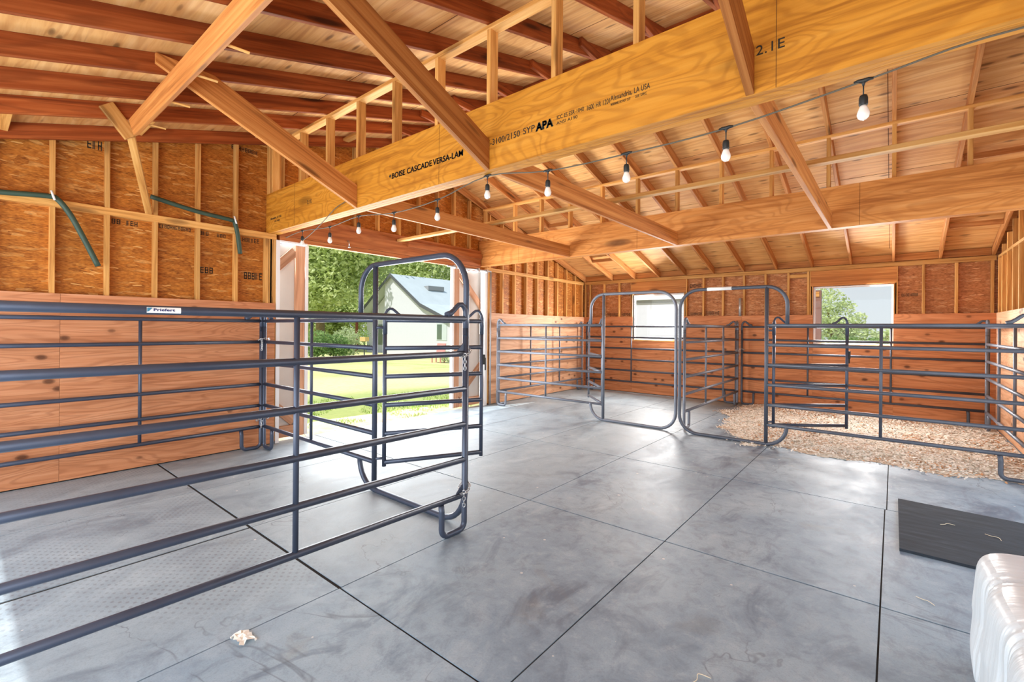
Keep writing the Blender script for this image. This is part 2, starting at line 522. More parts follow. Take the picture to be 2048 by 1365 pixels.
# ------------------------------------------------------------------ geometry helpers
class MB:
    def __init__(s):
        s.v, s.f, s.sm = [], [], []

    def box(s, lo, hi):
        x0, y0, z0 = lo
        x1, y1, z1 = hi
        b = len(s.v)
        s.v += [(x0, y0, z0), (x1, y0, z0), (x1, y1, z0), (x0, y1, z0), (x0, y0, z1), (x1, y0, z1), (x1, y1, z1), (x0, y1, z1)]
        for q in ((0, 3, 2, 1), (4, 5, 6, 7), (0, 1, 5, 4), (1, 2, 6, 5), (2, 3, 7, 6), (3, 0, 4, 7)):
            s.f.append(tuple(b + i for i in q))
            s.sm.append(False)
        return s

    def prism(s, poly, axis, a0, a1):
        """extrude a 2D polygon along axis ('x': poly is (y,z), 'y': (x,z), 'z': (x,y))"""
        b = len(s.v)
        n = len(poly)
        for a in (a0, a1):
            for p, q in poly:
                s.v.append({'x': (a, p, q), 'y': (p, a, q), 'z': (p, q, a)}[axis])
        s.f.append(tuple(b + i for i in range(n))[::-1])
        s.f.append(tuple(b + n + i for i in range(n)))
        for i in range(n):
            j = (i + 1) % n
            s.f.append((b + i, b + j, b + n + j, b + n + i))
        s.sm += [False] * (n + 2)
        return s

    def beam(s, L, w, d, ch=0.003, x0=0.0):
        """chamfered timber along local X; w across Y, d across Z, centred"""
        w2, d2 = w / 2, d / 2
        poly = [(-w2 + ch, -d2), (w2 - ch, -d2), (w2, -d2 + ch), (w2, d2 - ch), (w2 - ch, d2), (-w2 + ch, d2), (-w2, d2 - ch), (-w2, -d2 + ch)]
        return s.prism(poly, 'x', x0, x0 + L)

    def tube(s, pts, r, n=10, closed=False, caps=True, flat=None):
        pts = [Vector(p) for p in pts]
        N = len(pts)
        rr = r if isinstance(r, (list, tuple)) else [r] * N
        b = len(s.v)
        prev = None
        for i, p in enumerate(pts):
            if closed:
                t = pts[(i + 1) % N] - pts[i - 1]
            elif i == 0:
                t = pts[1] - pts[0]
            elif i == N - 1:
                t = pts[-1] - pts[-2]
            else:
                t = (pts[i + 1] - p).normalized() + (p - pts[i - 1]).normalized()
            t.normalize()
            if prev is None:
                ref = Vector((0, 0, 1)) if abs(t.z) < 0.9 else Vector((1, 0, 0))
                u = t.cross(ref).normalized()
            else:
                u = (prev - t * prev.dot(t)).normalized()
            prev = u
            w = t.cross(u)
            for k in range(n):
                a = 2 * math.pi * k / n
                s.v.append(tuple(p + (u * math.cos(a) + w * math.sin(a)) * rr[i]))
        segs = N if closed else N - 1
        for i in range(segs):
            i2 = (i + 1) % N
            for k in range(n):
                k2 = (k + 1) % n
                s.f.append((b + i * n + k, b + i * n + k2, b + i2 * n + k2, b + i2 * n + k))
                s.sm.append(True)
        if caps and not closed:
            s.f.append(tuple(b + k for k in range(n))[::-1])
            s.f.append(tuple(b + (N - 1) * n + k for k in range(n)))
            s.sm += [False, False]
        return s

    def lathe(s, prof, n=14, origin=(0, 0, 0)):
        b = len(s.v)
        ox, oy, oz = origin
        for r, z in prof:
            for k in range(n):
                a = 2 * math.pi * k / n
                s.v.append((ox + r * math.cos(a), oy + r * math.sin(a), oz + z))
        for i in range(len(prof) - 1):
            for k in range(n):
                k2 = (k + 1) % n
                s.f.append((b + i * n + k, b + i * n + k2, b + (i + 1) * n + k2, b + (i + 1) * n + k))
                s.sm.append(True)
        s.f.append(tuple(b + k for k in range(n))[::-1])
        s.f.append(tuple(b + (len(prof) - 1) * n + k for k in range(n)))
        s.sm += [True, True]
        return s

    def quad(s, a, b_, c, d):
        b = len(s.v)
        s.v += [tuple(a), tuple(b_), tuple(c), tuple(d)]
        s.f.append((b, b + 1, b + 2, b + 3))
        s.sm.append(False)
        return s

    def mesh(s, name, mat):
        me = bpy.data.meshes.new(name)
        me.from_pydata(s.v, [], s.f)
        me.polygons.foreach_set('use_smooth', s.sm)
        mats = mat if isinstance(mat, (list, tuple)) else [mat]
        for x in mats:
            me.materials.append(x)
        me.update()
        return me

    def build(s, name, mat, parent=None, matrix=None):
        o = bpy.data.objects.new(name, s.mesh(name, mat))
        COL.objects.link(o)
        if parent is not None:
            o.parent = parent
        if matrix is not None:
            o.matrix_local = matrix
        return o


def tag(o, label=None, cat=None, group=None, kind=None):
    if label:
        o['label'] = label
    if cat:
        o['category'] = cat
    if group:
        o['group'] = group
    if kind:
        o['kind'] = kind
    return o


def thing(name, label, cat, loc=(0, 0, 0), rz=0.0, group=None):
    o = bpy.data.objects.new(name, None)
    COL.objects.link(o)
    o.empty_display_size = 0.1
    o.location = loc
    o.rotation_euler = (0, 0, rz)
    return tag(o, label, cat, group)


def frame(p0, p1, zref=(0, 0, 1)):
    p0, p1 = Vector(p0), Vector(p1)
    x = (p1 - p0).normalized()
    zr = Vector(zref)
    if abs(x.dot(zr)) > 0.98:
        zr = Vector((0, 1, 0))
    y = zr.cross(x).normalized()
    z = x.cross(y)
    mm = Matrix((x, y, z)).transposed().to_4x4()
    mm.translation = p0
    return mm, (p1 - p0).length


def timber(name, p0, p1, w, d, mat, parent=None, zref=(0, 0, 1)):
    """timber whose centre line runs p0-p1; d measured along zref, w across"""
    mm, L = frame(p0, p1, zref)
    if parent is not None:
        mm = Matrix.Translation(-parent.location) @ mm
    return MB().beam(L, w, d).build(name, mat, parent, mm)


def arc(c, r, a0, a1, n=8, plane='xz'):
    out = []
    for i in range(n + 1):
        a = a0 + (a1 - a0) * i / n
        out.append((c[0] + r * math.cos(a), 0.0, c[1] + r * math.sin(a)))
    return out


def text_mesh(body, size, mat, parent, matrix, name, xscale=1.0, bold=0.0):
    cu = bpy.data.curves.new(name, 'FONT')
    cu.body = body
    cu.size = size
    cu.extrude = 0.0006
    cu.offset = bold
    cu.space_character = 1.05
    tmp = bpy.data.objects.new(name, cu)
    COL.objects.link(tmp)
    bpy.context.view_layer.update()
    dg = bpy.context.evaluated_depsgraph_get()
    me = bpy.data.meshes.new_from_object(tmp.evaluated_get(dg))
    bpy.data.objects.remove(tmp)
    me.materials.clear()
    me.materials.append(mat)
    o = bpy.data.objects.new(name, me)
    COL.objects.link(o)
    if parent is not None:
        o.parent = parent
    o.matrix_local = matrix @ Matrix.Diagonal((xscale, 1, 1, 1))
    return o


# ------------------------------------------------------------------ measures
XA, YB, XC = -6.117, 10.31, 1.23
YF = -1.27                                   # open front of the barn
WZ = 1.80                                    # wainscot height
OSB = 0.089
RY, RZ, SL = 4.52, 4.36, 0.285               # ridge, rafter underside at the ridge, roof slope
RD = 0.145
RX = [-0.006 + 0.5933 * k for k in range(-9, 2)]


def zr(y):
    return RZ - SL * abs(y - RY)


# ------------------------------------------------------------------ floor
LX = [-6.22, -4.872, -3.693, -2.446, -1.242, -0.035, 1.30]
LY = [-1.6, -0.36, 1.431, 3.226, 5.011, 6.755, 8.54, 10.42]
fl = MB()
for i in range(len(LX) - 1):
    for j in range(len(LY) - 1):
        x0, x1, y0, y1 = LX[i], LX[i + 1], LY[j], LY[j + 1]
        g = [0.004, 0.004, 0.006, 0.006]            # half gaps: -x +x -y +y
        if x1 <= -2.4 and abs(y1 - 1.431) < .01:
            g[3] = 0.011
        if x1 <= -2.4 and abs(y0 - 1.431) < .01:
            g[2] = 0.011
        if y1 <= 1.44 and abs(x1 + 3.693) < .01:
            g[1] = 0.013
        if y1 <= 1.44 and abs(x0 + 3.693) < .01:
            g[0] = 0.013
        ox = 0.012 if (i >= 4 and j <= 3) else 0.0
        a, b, c, d = x0 + g[0], x1 - g[1], y0 + g[2], y1 - g[3]
        if i == 5:
            a -= ox
        if i == 4:
            b -= ox
        fl.box((a, c, -0.02), (b, d, 0.0))
floor = fl.build('floor', M['floor'])
tag(floor, 'worn blue-grey floor of large rectangular sections with dark joints', 'floor', kind='structure')
tag(MB().box((-6.22, -1.6, -0.12), (1.30, 10.42, -0.005)).build('joint_fill', M['dirt'], floor), 'dark dirt packed in the floor joints')

# ------------------------------------------------------------------ walls
XO = XA - OSB                                 # inner face of the strand board, left wall
DY0, DY1, DZ = 2.66, 6.66, 2.62               # sliding door opening
wl = MB()
roof_poly = lambda y0, y1, z0: [(y0, z0), (y1, z0), (y1, zr(y1) + RD)] + ([(RY, zr(RY) + RD)] if y0 < RY < y1 else []) + [(y0, zr(y0) + RD)]
wl.prism(roof_poly(YF, DY0, -0.03), 'x', XO - 0.012, XO)
wl.prism(roof_poly(DY0, DY1, DZ + 0.02), 'x', XO - 0.012, XO)
wl.prism(roof_poly(DY1, YB + OSB, -0.03), 'x', XO - 0.012, XO)
wall_l = wl.build('wall_left', M['osb_left'])
tag(wall_l, 'gable wall of orange strand board and bare studs around the sliding door', 'wall', kind='structure')
for a, b in ((YF, 0.66), (0.66, DY0 - 0.02), (DY1 + 0.06, 8.9), (8.9, YB)):
    MB().box((XA - 0.012, a + 0.001, 0.012), (XA, b - 0.001, WZ)).build('plywood_panel', M['ply_left'] if b < 4 else M['ply_lit'], wall_l)
MB().box((XA - 0.085, YF, 0.0), (XA - 0.013, DY0 - 0.03, 0.02)).build('sill_plate', M['dirt'], wall_l)
XS = XA - 0.0125 - 0.0445                     # stud centre
near_st = [0.605 + 0.3965 * i for i in range(-4, 6)]
far_st = [7.14 + 0.397 * i for i in range(-1, 8)]
mid_st = [2.99 + 0.40 * i for i in range(0, 10)]


def stud(wall, x, y, z0, z1, alongx=False):
    w, d = (0.038, 0.089)
    return timber('stud', (x, y, z0), (x, y, z1), d if not alongx else w, w if not alongx else d, M['stud'], wall, zref=(0, 1, 0))


for y in near_st + far_st:
    stud(wall_l, XS, y, WZ, 2.618)
    stud(wall_l, XS, y, 2.692, zr(y) + 0.01)
for y in mid_st:
    if abs(y - 2.62) > .1 and abs(y - 6.55) > .1:
        stud(wall_l, XS, y, 2.985, zr(y) + 0.01)
for y in (2.545, 2.60, 2.64, 6.69):
    stud(wall_l, XS, y, 0.03, 2.618)
for y in (10.27, 2.74, 2.70):
    stud(wall_l, XS, y, WZ if y > 9 else 3.0, 2.618 if y > 9 else zr(y))
timber('plate', (XS, YF, 2.655), (XS, DY0, 2.655), 0.089, 0.074, M['stud'], wall_l)
timber('plate', (XS, DY1, 2.655), (XS, YB, 2.655), 0.089, 0.074, M['stud'], wall_l)
# strand-board grade stamps (blurred black print)
def stamp(parent, mtx, w, h, cols, rows=2, seed=1):
    rnd = random.Random(seed)
    b = MB()
    cw = w / cols
    for i in range(cols):
        kind = rnd.choice('BEIHPO')
        x0, x1 = i * cw + cw * .12, i * cw + cw * .88
        th = h * .13
        if kind in 'BEPO':
            b.box((x0, 0, 0), (x1, h * .16, .0006)); b.box((x0, h * .84, 0), (x1, h, .0006))
        if kind in 'BEHP':
            b.box((x0, h * .42, 0), (x1, h * .58, .0006))
        b.box((x0, 0, 0), (x0 + cw * .2, h, .0006))
        if kind in 'BHPO':
            b.box((x1 - cw * .2, 0, 0), (x1, h, .0006))
        if kind == 'I':
            b.box(((x0 + x1) / 2 - cw * .08, 0, 0), ((x0 + x1) / 2 + cw * .08, h, .0006))
    return b.build('grade_stamp', M['ink'], parent, mtx)


def m_on_left(y, z):
    return Matrix(((0, 0, 1, XO + 0.0005), (1, 0, 0, y), (0, 1, 0, z), (0, 0, 0, 1)))


def m_on_back(x, z):
    return Matrix(((1, 0, 0, x), (0, 0, -1, YB + OSB - 0.0005), (0, 1, 0, z), (0, 0, 0, 1)))


for y, z, w, h, c, sd in ((2.30, 2.09, .22, .085, 5, 2), (1.83, 2.12, .14, .07, 3, 3), (1.44, 2.575, .30, .04, 12, 4), (1.82, 2.56, .1, .045, 3, 5),
                          (1.04, 2.55, .08, .05, 2, 6), (1.16, 2.55, .1, .05, 3, 7), (0.85, 3.27, .12, .09, 3, 8), (2.28, 2.55, .2, .05, 6, 9), (2.0, 2.56, .1, .04, 3, 14),
                          (2.15, 3.66, .3, .05, 8, 10)):
    stamp(wall_l, m_on_left(y, z), w, h, c, seed=sd)

# back wall
YO = YB + OSB
W1 = (-4.79, -3.58, 1.25, 2.32)
W2 = (-1.17, 0.0, 1.25, 2.325)
wb = MB()
xs = [XA - OSB, W1[0], W1[1], W2[0], W2[1], XC + OSB]
for i in range(5):
    if i in (1, 3):
        w = (W1, W2)[i // 2]
        wb.box((xs[i], YO, -0.03), (xs[i + 1], YO + 0.012, w[2]))
        wb.box((xs[i], YO, w[3]), (xs[i + 1], YO + 0.012, 2.9))
    else:
        wb.box((xs[i], YO, -0.03), (xs[i + 1], YO + 0.012, 2.9))
wall_b = wb.build('wall_back', M['osb_back'])
tag(wall_b, 'back wall with plywood lower half, strand board above and two window openings', 'wall', kind='structure')
for x0, x1, z0, z1 in ((XA, W1[0], 0.012, WZ), (W1[0], W1[1], 0.012, W1[2] - 0.02), (W1[1], -2.40, 0.012, WZ), (-2.40, W2[0], 0.012, WZ),
                       (W2[0], W2[1], 0.012, W2[2] - 0.02), (W2[1], XC, 0.012, WZ)):
    MB().box((x0 + .001, YB, z0), (x1 - .001, YB + 0.012, z1)).build('plywood_panel', M['ply_back'], wall_b)
YS = YB + 0.0125 + 0.0445
for x in (-6.09, -5.96, -5.56, -5.155, -4.83, -3.54, -3.17, -2.774, -2.369, -1.976, -1.578, -1.25, -1.205, 0.035, 0.385, 0.783, 1.19):
    stud(wall_b, x, YS, WZ, 2.62, True)
for x in (W1[0] - .02, W1[1] + .02, W2[0] - .02, W2[1] + .02):
    stud(wall_b, x, YS, W1[2] - .1, 2.34, True)
for w in (W1, W2):
    timber('window_header', (w[0] - .04, YB + .03, 2.477), (w[1] + .04, YB + .03, 2.477), 0.05, 0.283, M['strut'], wall_b)
timber('plate', (XA, YS, 2.66), (XC, YS, 2.66), 0.089, 0.076, M['stud'], wall_b)
timber('blocking', (-1.56, YB + .05, 2.55), (-1.27, YB + .05, 2.55), 0.04, 0.07, M['stud'], wall_b)
for x, z, w, h, c, sd in ((-3.48, 2.43, .26, .08, 6, 21), (-3.46, 1.83, .26, .05, 9, 22), (-3.12, 1.83, .26, .07, 8, 23), (-4.0, 2.2, .01, .01, 1, 1), (-5.5, 1.83, .3, .06, 10, 24),
                          (-5.1, 1.83, .24, .06, 8, 25), (0.1, 2.1, .22, .05, 8, 26), (-5.1, 2.3, .2, .05, 7, 27)):
    if w > .05:
        stamp(wall_b, m_on_back(x, z), w, h, c, seed=sd)

# right wall (only its far end is in view)
CY0 = YF
wc = MB()
wc.prism(roof_poly(CY0, DY0, -0.03), 'x', XC + OSB, XC + OSB + 0.012)
wc.prism(roof_poly(DY0, DY1, DZ + 0.02), 'x', XC + OSB, XC + OSB + 0.012)
wc.prism(roof_poly(DY1, YO, -0.03), 'x', XC + OSB, XC + OSB + 0.012)
wall_c = wc.build('wall_right', M['osb_right'])
tag(wall_c, 'right gable wall with plywood coloured as lit below and close bare studs above', 'wall', kind='structure')
for a, b in ((CY0, DY0), (DY1, 9.10), (9.10, YB)):
    MB().box((XC, a + .001, 0.012), (XC + 0.012, b - .001, WZ)).build('plywood_panel', M['ply_lit'], wall_c)
XSC = XC + 0.0125 + 0.0445
y = 9.97
while y > CY0:
    if not DY0 < y < DY1:
        stud(wall_c, XSC, y, WZ, 2.65)
    stud(wall_c, XSC, y, 2.69, zr(y) + 0.01)
    y -= 0.40
stud(wall_c, XSC, 10.27, WZ, 2.65)
timber('plate', (XSC, CY0, 2.67), (XSC, YB, 2.67), 0.089, 0.04, M['stud'], wall_c)

# ------------------------------------------------------------------ roof
EV0, EV1 = YF - 0.25, YB + 0.35
dk = MB()
t_ = 0.012
for y0, y1 in ((EV0, RY), (RY, EV1)):
    za, zb = zr(y0) + RD, zr(y1) + RD
    dk.prism([(y0, za), (y1, zb), (y1, zb + t_), (y0, za + t_)], 'x', XA - 0.4, XC + 0.4)
ceil_ = dk.build('ceiling', M['deck'])
tag(ceil_, 'plywood roof deck carried on sloping rafters, seen from below', 'ceiling', kind='structure')
# plywood sheet seams
sm = MB()
for k, d in enumerate((1.22, 2.44, 3.66, 4.88)):
    for sgn in (-1, 1):
        yy = RY + sgn * (d - 0.4)
        z = zr(yy) + RD
        sm.box((XA, yy - 0.003, z - 0.0015), (XC, yy + 0.003, z + 0.001))
for sgn in (-1, 1):
    for k in range(4):
        xx = -5.4 + 1.78 * k
        ya, yb = RY + sgn * 0.1, RY + sgn * 5.6
        za, zb = zr(ya) + RD, zr(yb) + RD
        sm.prism([(ya, za - .0015), (yb, zb - .0015), (yb, zb + .001), (ya, za + .001)] if sgn > 0 else [(yb, zb - .0015), (ya, za - .0015), (ya, za + .001), (yb, zb + .001)], 'x', xx - .003, xx + .003)
sm.build('sheet_seam', M['seam'], ceil_)
cs = 1 / math.sqrt(1 + SL * SL)
for x in [XA + 0.012] + RX + [XC - 0.03]:
    for ya, yb in ((EV0 + .05, RY - 0.02), (EV1 - .05, RY + 0.02)):
        o = RD / 2
        timber('rafter', (x, ya, zr(ya) + o), (x, yb, zr(yb) + o), 0.038, 0.14, M['rafter'] if yb < RY else M['rafter_lit'], ceil_)
timber('ridge_board', (XA - .05, RY, zr(RY) + 0.055), (XC + .05, RY, zr(RY) + 0.055), 0.038, 0.184, M['rafter'], ceil_)
for x in RX:                                    # collar ties just under the ridge
    timber('collar_tie', (x + 0.038, RY - 0.68, 4.27), (x + 0.038, RY + 0.68, 4.27), 0.038, 0.089, M['rafter'], ceil_)
for y in (0.27, 1.22, 2.42, 3.6, 5.5, 6.7, 7.9, 9.1):           # lookouts between the end rafter and the next
    zc = zr(y) + RD - 0.055
    timber('lookout', (XA + .03, y, zc), (RX[0] - .02, y, zc), 0.089, 0.038, M['stud'], ceil_)
for x in (RX[0] + .02, XC - .05):
    for y in (9.35, 7.6):
        timber('lookout', (x - (0.0 if x < 0 else .55), y, zr(y) + .07), (x + (.55 if x < 0 else 0), y, zr(y) + .07), 0.038, 0.07, M['rafter_lit'], ceil_)
for a, b in zip([XA + .01] + RX, RX + [XC - .03]):              # frieze blocks over the back plate
    timber('frieze_block', (a + .02, YB + .07, 2.772), (b - .02, YB + .07, 2.772), 0.038, 0.12, M['strut'], ceil_)


# ------------------------------------------------------------------ main beams
def lvl(label, y, z0, z1, mat, seams, grp='main beams'):
    t = thing('beam', label, 'beam', (XA - 0.07, y, (z0 + z1) / 2), 0, grp)
    L = XC + 0.05 - (XA - 0.07)
    b = MB()
    for k in range(3):
        b.beam(L, 0.0435, z1 - z0, 0.0015)
        n = 16
        for i in range(len(b.v) - n, len(b.v)):
            vx, vy, vz = b.v[i]
            b.v[i] = (vx, vy + 0.0225 + 0.0447 * k, vz)
    b.build('ply_stack', mat, t)
    for sx in seams:
        MB().box((sx - XA + .07 - .0012, -0.0006, -(z1 - z0) / 2 + .002), (sx - XA + .07 + .0012, 0.001, (z1 - z0) / 2 - .002)).build('scarf_seam', M['seam'], t)
    return t


B1, B2 = 2.554, 6.482
beam1 = lvl('near deep yellow timber beam with black printed lettering', B1, 2.685, 3.185, M['lvl'], (-5.42, -2.90, -0.449))
beam2 = lvl('far deep orange timber beam without lettering above the back stalls', B2, 2.69, 3.17, M['lvl_far'], (-5.2, -2.95, -0.3))
tag(beam2, group='main beams')


def btxt(body, x, z, h, length, mat=None, bold=0.0, grp='stamp'):
    """lettering on the near beam's front; h cap height, length total"""
    o = text_mesh(body, h / 0.72, mat or M['ink'], None, Matrix(), 'printed_lettering', bold=bold)
    w = max(v.co.x for v in o.data.vertices) - min(v.co.x for v in o.data.vertices)
    mm = Matrix(((1, 0, 0, x - beam1.location.x), (0, 0, -1, -0.0008), (0, 1, 0, z - beam1.location.z), (0, 0, 0, 1)))
    o.parent = beam1
    o.matrix_local = mm @ Matrix.Diagonal((length / w, 1, 1, 1))
    return o


d_ = MB()
d_.prism([(0, .03), (.016, .048), (.032, .03), (.016, .012)], 'z', 0, .0006)
o = d_.build('printed_mark', M['ink'], beam1, Matrix(((1, 0, 0, -3.583 - beam1.location.x), (0, 0, -1, -.0008), (0, 1, 0, 2.858 - beam1.location.z), (0, 0, 0, 1))))
btxt('BOISE CASCADE', -3.545, 2.858, 0.05, 0.55, bold=0.0008)
btxt('BOISE CASCADE', -3.5410, 2.858, 0.05, 0.55, bold=0.0008)
btxt('VERSA-LAM', -2.975, 2.858, 0.05, 0.355, bold=0.0008)
btxt('VERSA-LAM', -2.9710, 2.858, 0.05, 0.355, bold=0.0008)
btxt('2.1E-3100/2150', -2.44, 2.862, 0.046, 0.39)
btxt('SYP', -2.02, 2.865, 0.046, 0.10)
btxt('APA', -1.905, 2.858, 0.054, 0.145, M['ink_grey'], bold=0.003)
btxt('APA', -1.9010, 2.858, 0.054, 0.145, M['ink_grey'], bold=0.003)
btxt('ICC ES ESR-1040', -1.735, 2.89, 0.028, 0.205)
btxt('ANSI A190', -1.735, 2.856, 0.022, 0.16)
btxt('1600 HR 1201', -1.51, 2.883, 0.032, 0.16)
btxt('Alexandria, LA USA', -1.34, 2.892, 0.034, 0.25)
btxt('WARNING DO NOT CUT', -1.34, 2.862, 0.016, 0.13)
btxt('SEE SPEC', -1.18, 2.862, 0.016, 0.07)
btxt('2.1E', -0.54, 2.872, 0.05, 0.125)
btxt('2.1E', -5.12, 2.885, 0.045, 0.10)
btxt('Alexandria, LA USA', -6.06, 2.84, 0.03, 0.30)
btxt('ESR-1040', -5.95, 2.80, 0.02, 0.14)

# ties between the two beams, struts from the near beam up to the purlin
names = (('left', 'nearest the sliding door'), ('middle', 'over the centre of the floor'), ('right', 'nearest the right wall'))
ties = []
for (x, (side, where)) in zip((-4.14, -2.36, -0.575), names):
    lab = {'left': 'level timber tie between the beams closest to the sliding door', 'middle': 'level timber tie between the beams, middle of three',
           'right': 'level timber tie between the beams closest to the right wall'}[side]
    tag(timber('ceiling_tie', (x, B1 + .136, 2.778), (x, B2 - .002, 2.778), 0.038, 0.184, M['strut']), lab, 'tie beam', 'ties between the beams')
sdir = Vector((0, -1, 0.44)).normalized()
sn = Vector((0, 0.44, 1)).normalized()
for (x, (side, where)) in zip((-4.126, -2.356, -0.564), names):
    lab = {'left': 'sloping timber strut meeting the purlin at upper left', 'middle': 'sloping timber strut landing on the lettered beam at centre',
           'right': 'sloping timber strut landing beside the 2.1E print on the beam'}[side]
    y1 = 0.93
    bot = lambda y: 2.685 + 0.44 * (B1 - y)
    # cut plumb against the beam, top edge following the slope
    b = MB()
    dv = 0.205 * math.sqrt(1 + .44 ** 2)
    b.prism([(B1 - .002, bot(B1)), (B1 - .002, bot(B1) + dv), (1.30, min(bot(1.30) + dv, zr(1.3) + RD - .01)), (y1, min(bot(y1) + dv, zr(y1) + RD - .01)), (y1, bot(y1))], 'x', -0.019, 0.019)
    loc = Vector((x, B1, 2.685))
    # local X must be the grain: build with grain along the slope
    mm, L = frame((x, B1, bot(B1)), (x, y1, bot(y1)), (0, 0, 1))
    inv = mm.inverted()
    b.v = [tuple(inv @ Vector((vx + x, vy, vz))) for vx, vy, vz in b.v]
    o = b.build('strut', M['strut'], None, mm)
    tag(o, lab, 'strut', 'struts rising from the near beam')

# purlin under the near roof slope, with its end cap and kicker
pn = Vector((0, -SL, 1)).normalized()
pt = thing('purlin', 'heavy timber purlin crossing below the rafters at upper left', 'purlin', (-5.33, 1.02, 3.29))
timber('board', Vector((-5.295, 1.039, 3.22)) + pn * 0.07 + Vector((0, .02, 0)), Vector((XC, 1.039, 3.22)) + pn * 0.07 + Vector((0, .02, 0)), 0.04, 0.135, M['strut'], pt, zref=tuple(pn))
timber('end_block', (-5.315, 0.85, 3.43), (-5.315, 1.03, 3.20), 0.036, 0.115, M['stud'], pt)
for x in (-5.0, -4.35, -3.75, -3.2):
    timber('shim', (x + .0, 1.05, 3.245), (x + .03, 1.20, 3.24), 0.03, 0.008, M['stud'], pt)
tag(timber('kicker', (-5.345, 1.03, 3.225), (-6.10, 1.33, 2.70), 0.06, 0.038, M['stud']), 'slanting kicker board from the purlin end down to the wall', 'brace')

# long flat brace lying on the ties
tag(timber('lateral_brace', (XA + .02, 4.55, 2.89), (XC - .02, 4.55, 2.89), 0.089, 0.038, M['stud']), 'long thin lumber lying flat across the tops of the ties', 'brace')

# stud rows standing on the two beams
for nm, y, zt, lab, lf in (('near', B1 + .07, 3.185, 'row of short studs with top plate standing on the lettered beam', 0), ('far', B2 + .07, 3.17, 'row of short studs with top plate standing on the far beam', 1)):
    t = thing('pony_wall', lab, 'stud row', (XA, y, zt), 0, 'stud rows on the beams')
    zp = zr(y - .045) - 0.02
    timber('top_plate', (XA, y, zp - .002), (XC, y, zp - .002), 0.089, 0.036, M['stud'], t)
    for x in RX:
        timber('stud', (x + .002, y, zt), (x + .002, y, zp - .02), 0.089, 0.038, M['stud'], t, zref=(1, 0, 0))
    timber('stud', (XA + .03, y, zt), (XA + .03, y, zp - .02), 0.089, 0.038, M['stud'], t, zref=(1, 0, 0))

# door header
hd = thing('door_header', 'deep timber header over the sliding door opening', 'header', (XA - .04, B1 + .15, 2.62))
MB().box((-.045, 0, 0.06), (0.04, B2 - B1 - .17, 0.36)).build('header_board', M['header'], hd)
MB().box((-.045, 0, 0), (0.028, B2 - B1 - .17, 0.057)).build('nailer', M['header'], hd)
MB().box((.041, 2.02, 0.20), (0.075, B2 - B1 - .17, 0.29)).build('backing_board', M['header'], hd)
hk = MB()
hk.tube([(.04, 0.95, .13), (.07, .95, .13), (.085, .95, .10), (.085, .95, .04)], .007)
hk.lathe([(.018, 0), (.02, .006), (.018, .012)], 10, (.085, .95, .03))
hk.build('hook', M['galv'], hd)

# ------------------------------------------------------------------ sliding door leaves (outside face of the wall)
def leaf(name, y0, y1, mirror):
    x0 = XO - .085
    root = MB().box((x0 - .012, y0, 0.02), (x0, y1, 2.66)).build(name, M['siding'])
    tag(root, 'sliding barn door leaf, white boards in a timber frame, %s of the opening' % ('left' if not mirror else 'right'), 'door', kind='structure')
    fx = x0 + .0195
    inner = y1 if not mirror else y0
    outer = y0 if not mirror else y1
    s = -1 if not mirror else 1
    timber('stile', (fx, inner + s * .07, 0.02), (fx, inner + s * .07, 2.60), .038, .13, M['cedar'], root, zref=(0, 1, 0))
    timber('stile', (fx, outer - s * .07, 0.02), (fx, outer - s * .07, 2.60), .038, .13, M['cedar'], root, zref=(0, 1, 0))
    timber('rail', (fx, y0 + .14, .10), (fx, y1 - .14, .10), .038, .15, M['cedar'], root)
    mid = 1.33
    a = inner + s * .14
    bfar = outer - s * .14
    timber('diagonal', (fx, a, 2.52), (fx, a + s * 1.1, 1.42), .036, .12, M['cedar'], root)
    timber('diagonal', (fx, a, .22), (fx, a + s * 1.1, 1.24), .036, .12, M['cedar'], root)
    MB().box((x0 + .001, y0, 2.60), (x0 + .05, y1, 2.66)).build('top_rail', M['white'], root)
    MB().box((x0 - .02, inner - .001 if not mirror else inner - .045, .02), (x0 + .04, inner + .045 if not mirror else inner + .001, 2.62)).build('edge_trim', M['white'], root)
    for q in (.35, .8):
        yy = inner + s * q
        MB().box((x0 + .05, yy - .03, 2.58), (x0 + .06, yy + .03, 2.78)).build('roller_hanger', M['galv'], root)
    return root


leaf('door_1', 1.35, 3.10, False)
leaf('door_2', 5.90, 7.65, True)
tr = MB().box((XO - .02, 6.58, 0.0), (XA + .002, 6.66, 2.61)).build('trim_1', M['white'])
tag(tr, 'white jamb board at the right of the door opening', 'trim', kind='structure')
tr = MB().box((XO - .02, 2.655, 0.0), (XA + .002, 2.70, 2.615)).build('trim_2', M['white'])
tag(tr, 'white jamb board at the left of the door opening', 'trim', kind='structure')
MB().box((XO - .005, 2.70, 2.598), (XA + .004, 3.06, 2.62)).build('top_trim', M['white'], tr)

t = thing('door_bolt_rod', 'grey steel rod standing beside the right door jamb', 'rod', (XA + .03, 6.72, 0))
MB().tube([(0, 0, .0), (0, 0, 2.60)], .017).build('upright_rod', M['conduit'], t)
MB().tube([(0, 0, 2.61), (0, -1.15, 2.60)], .016).build('cross_rod', M['conduit'], t)
for yy in (-.12, -.36, -.95):
    MB().box((-.03, yy - .02, 2.57), (.026, yy + .02, 2.635)).build('bracket', M['galv'], t)

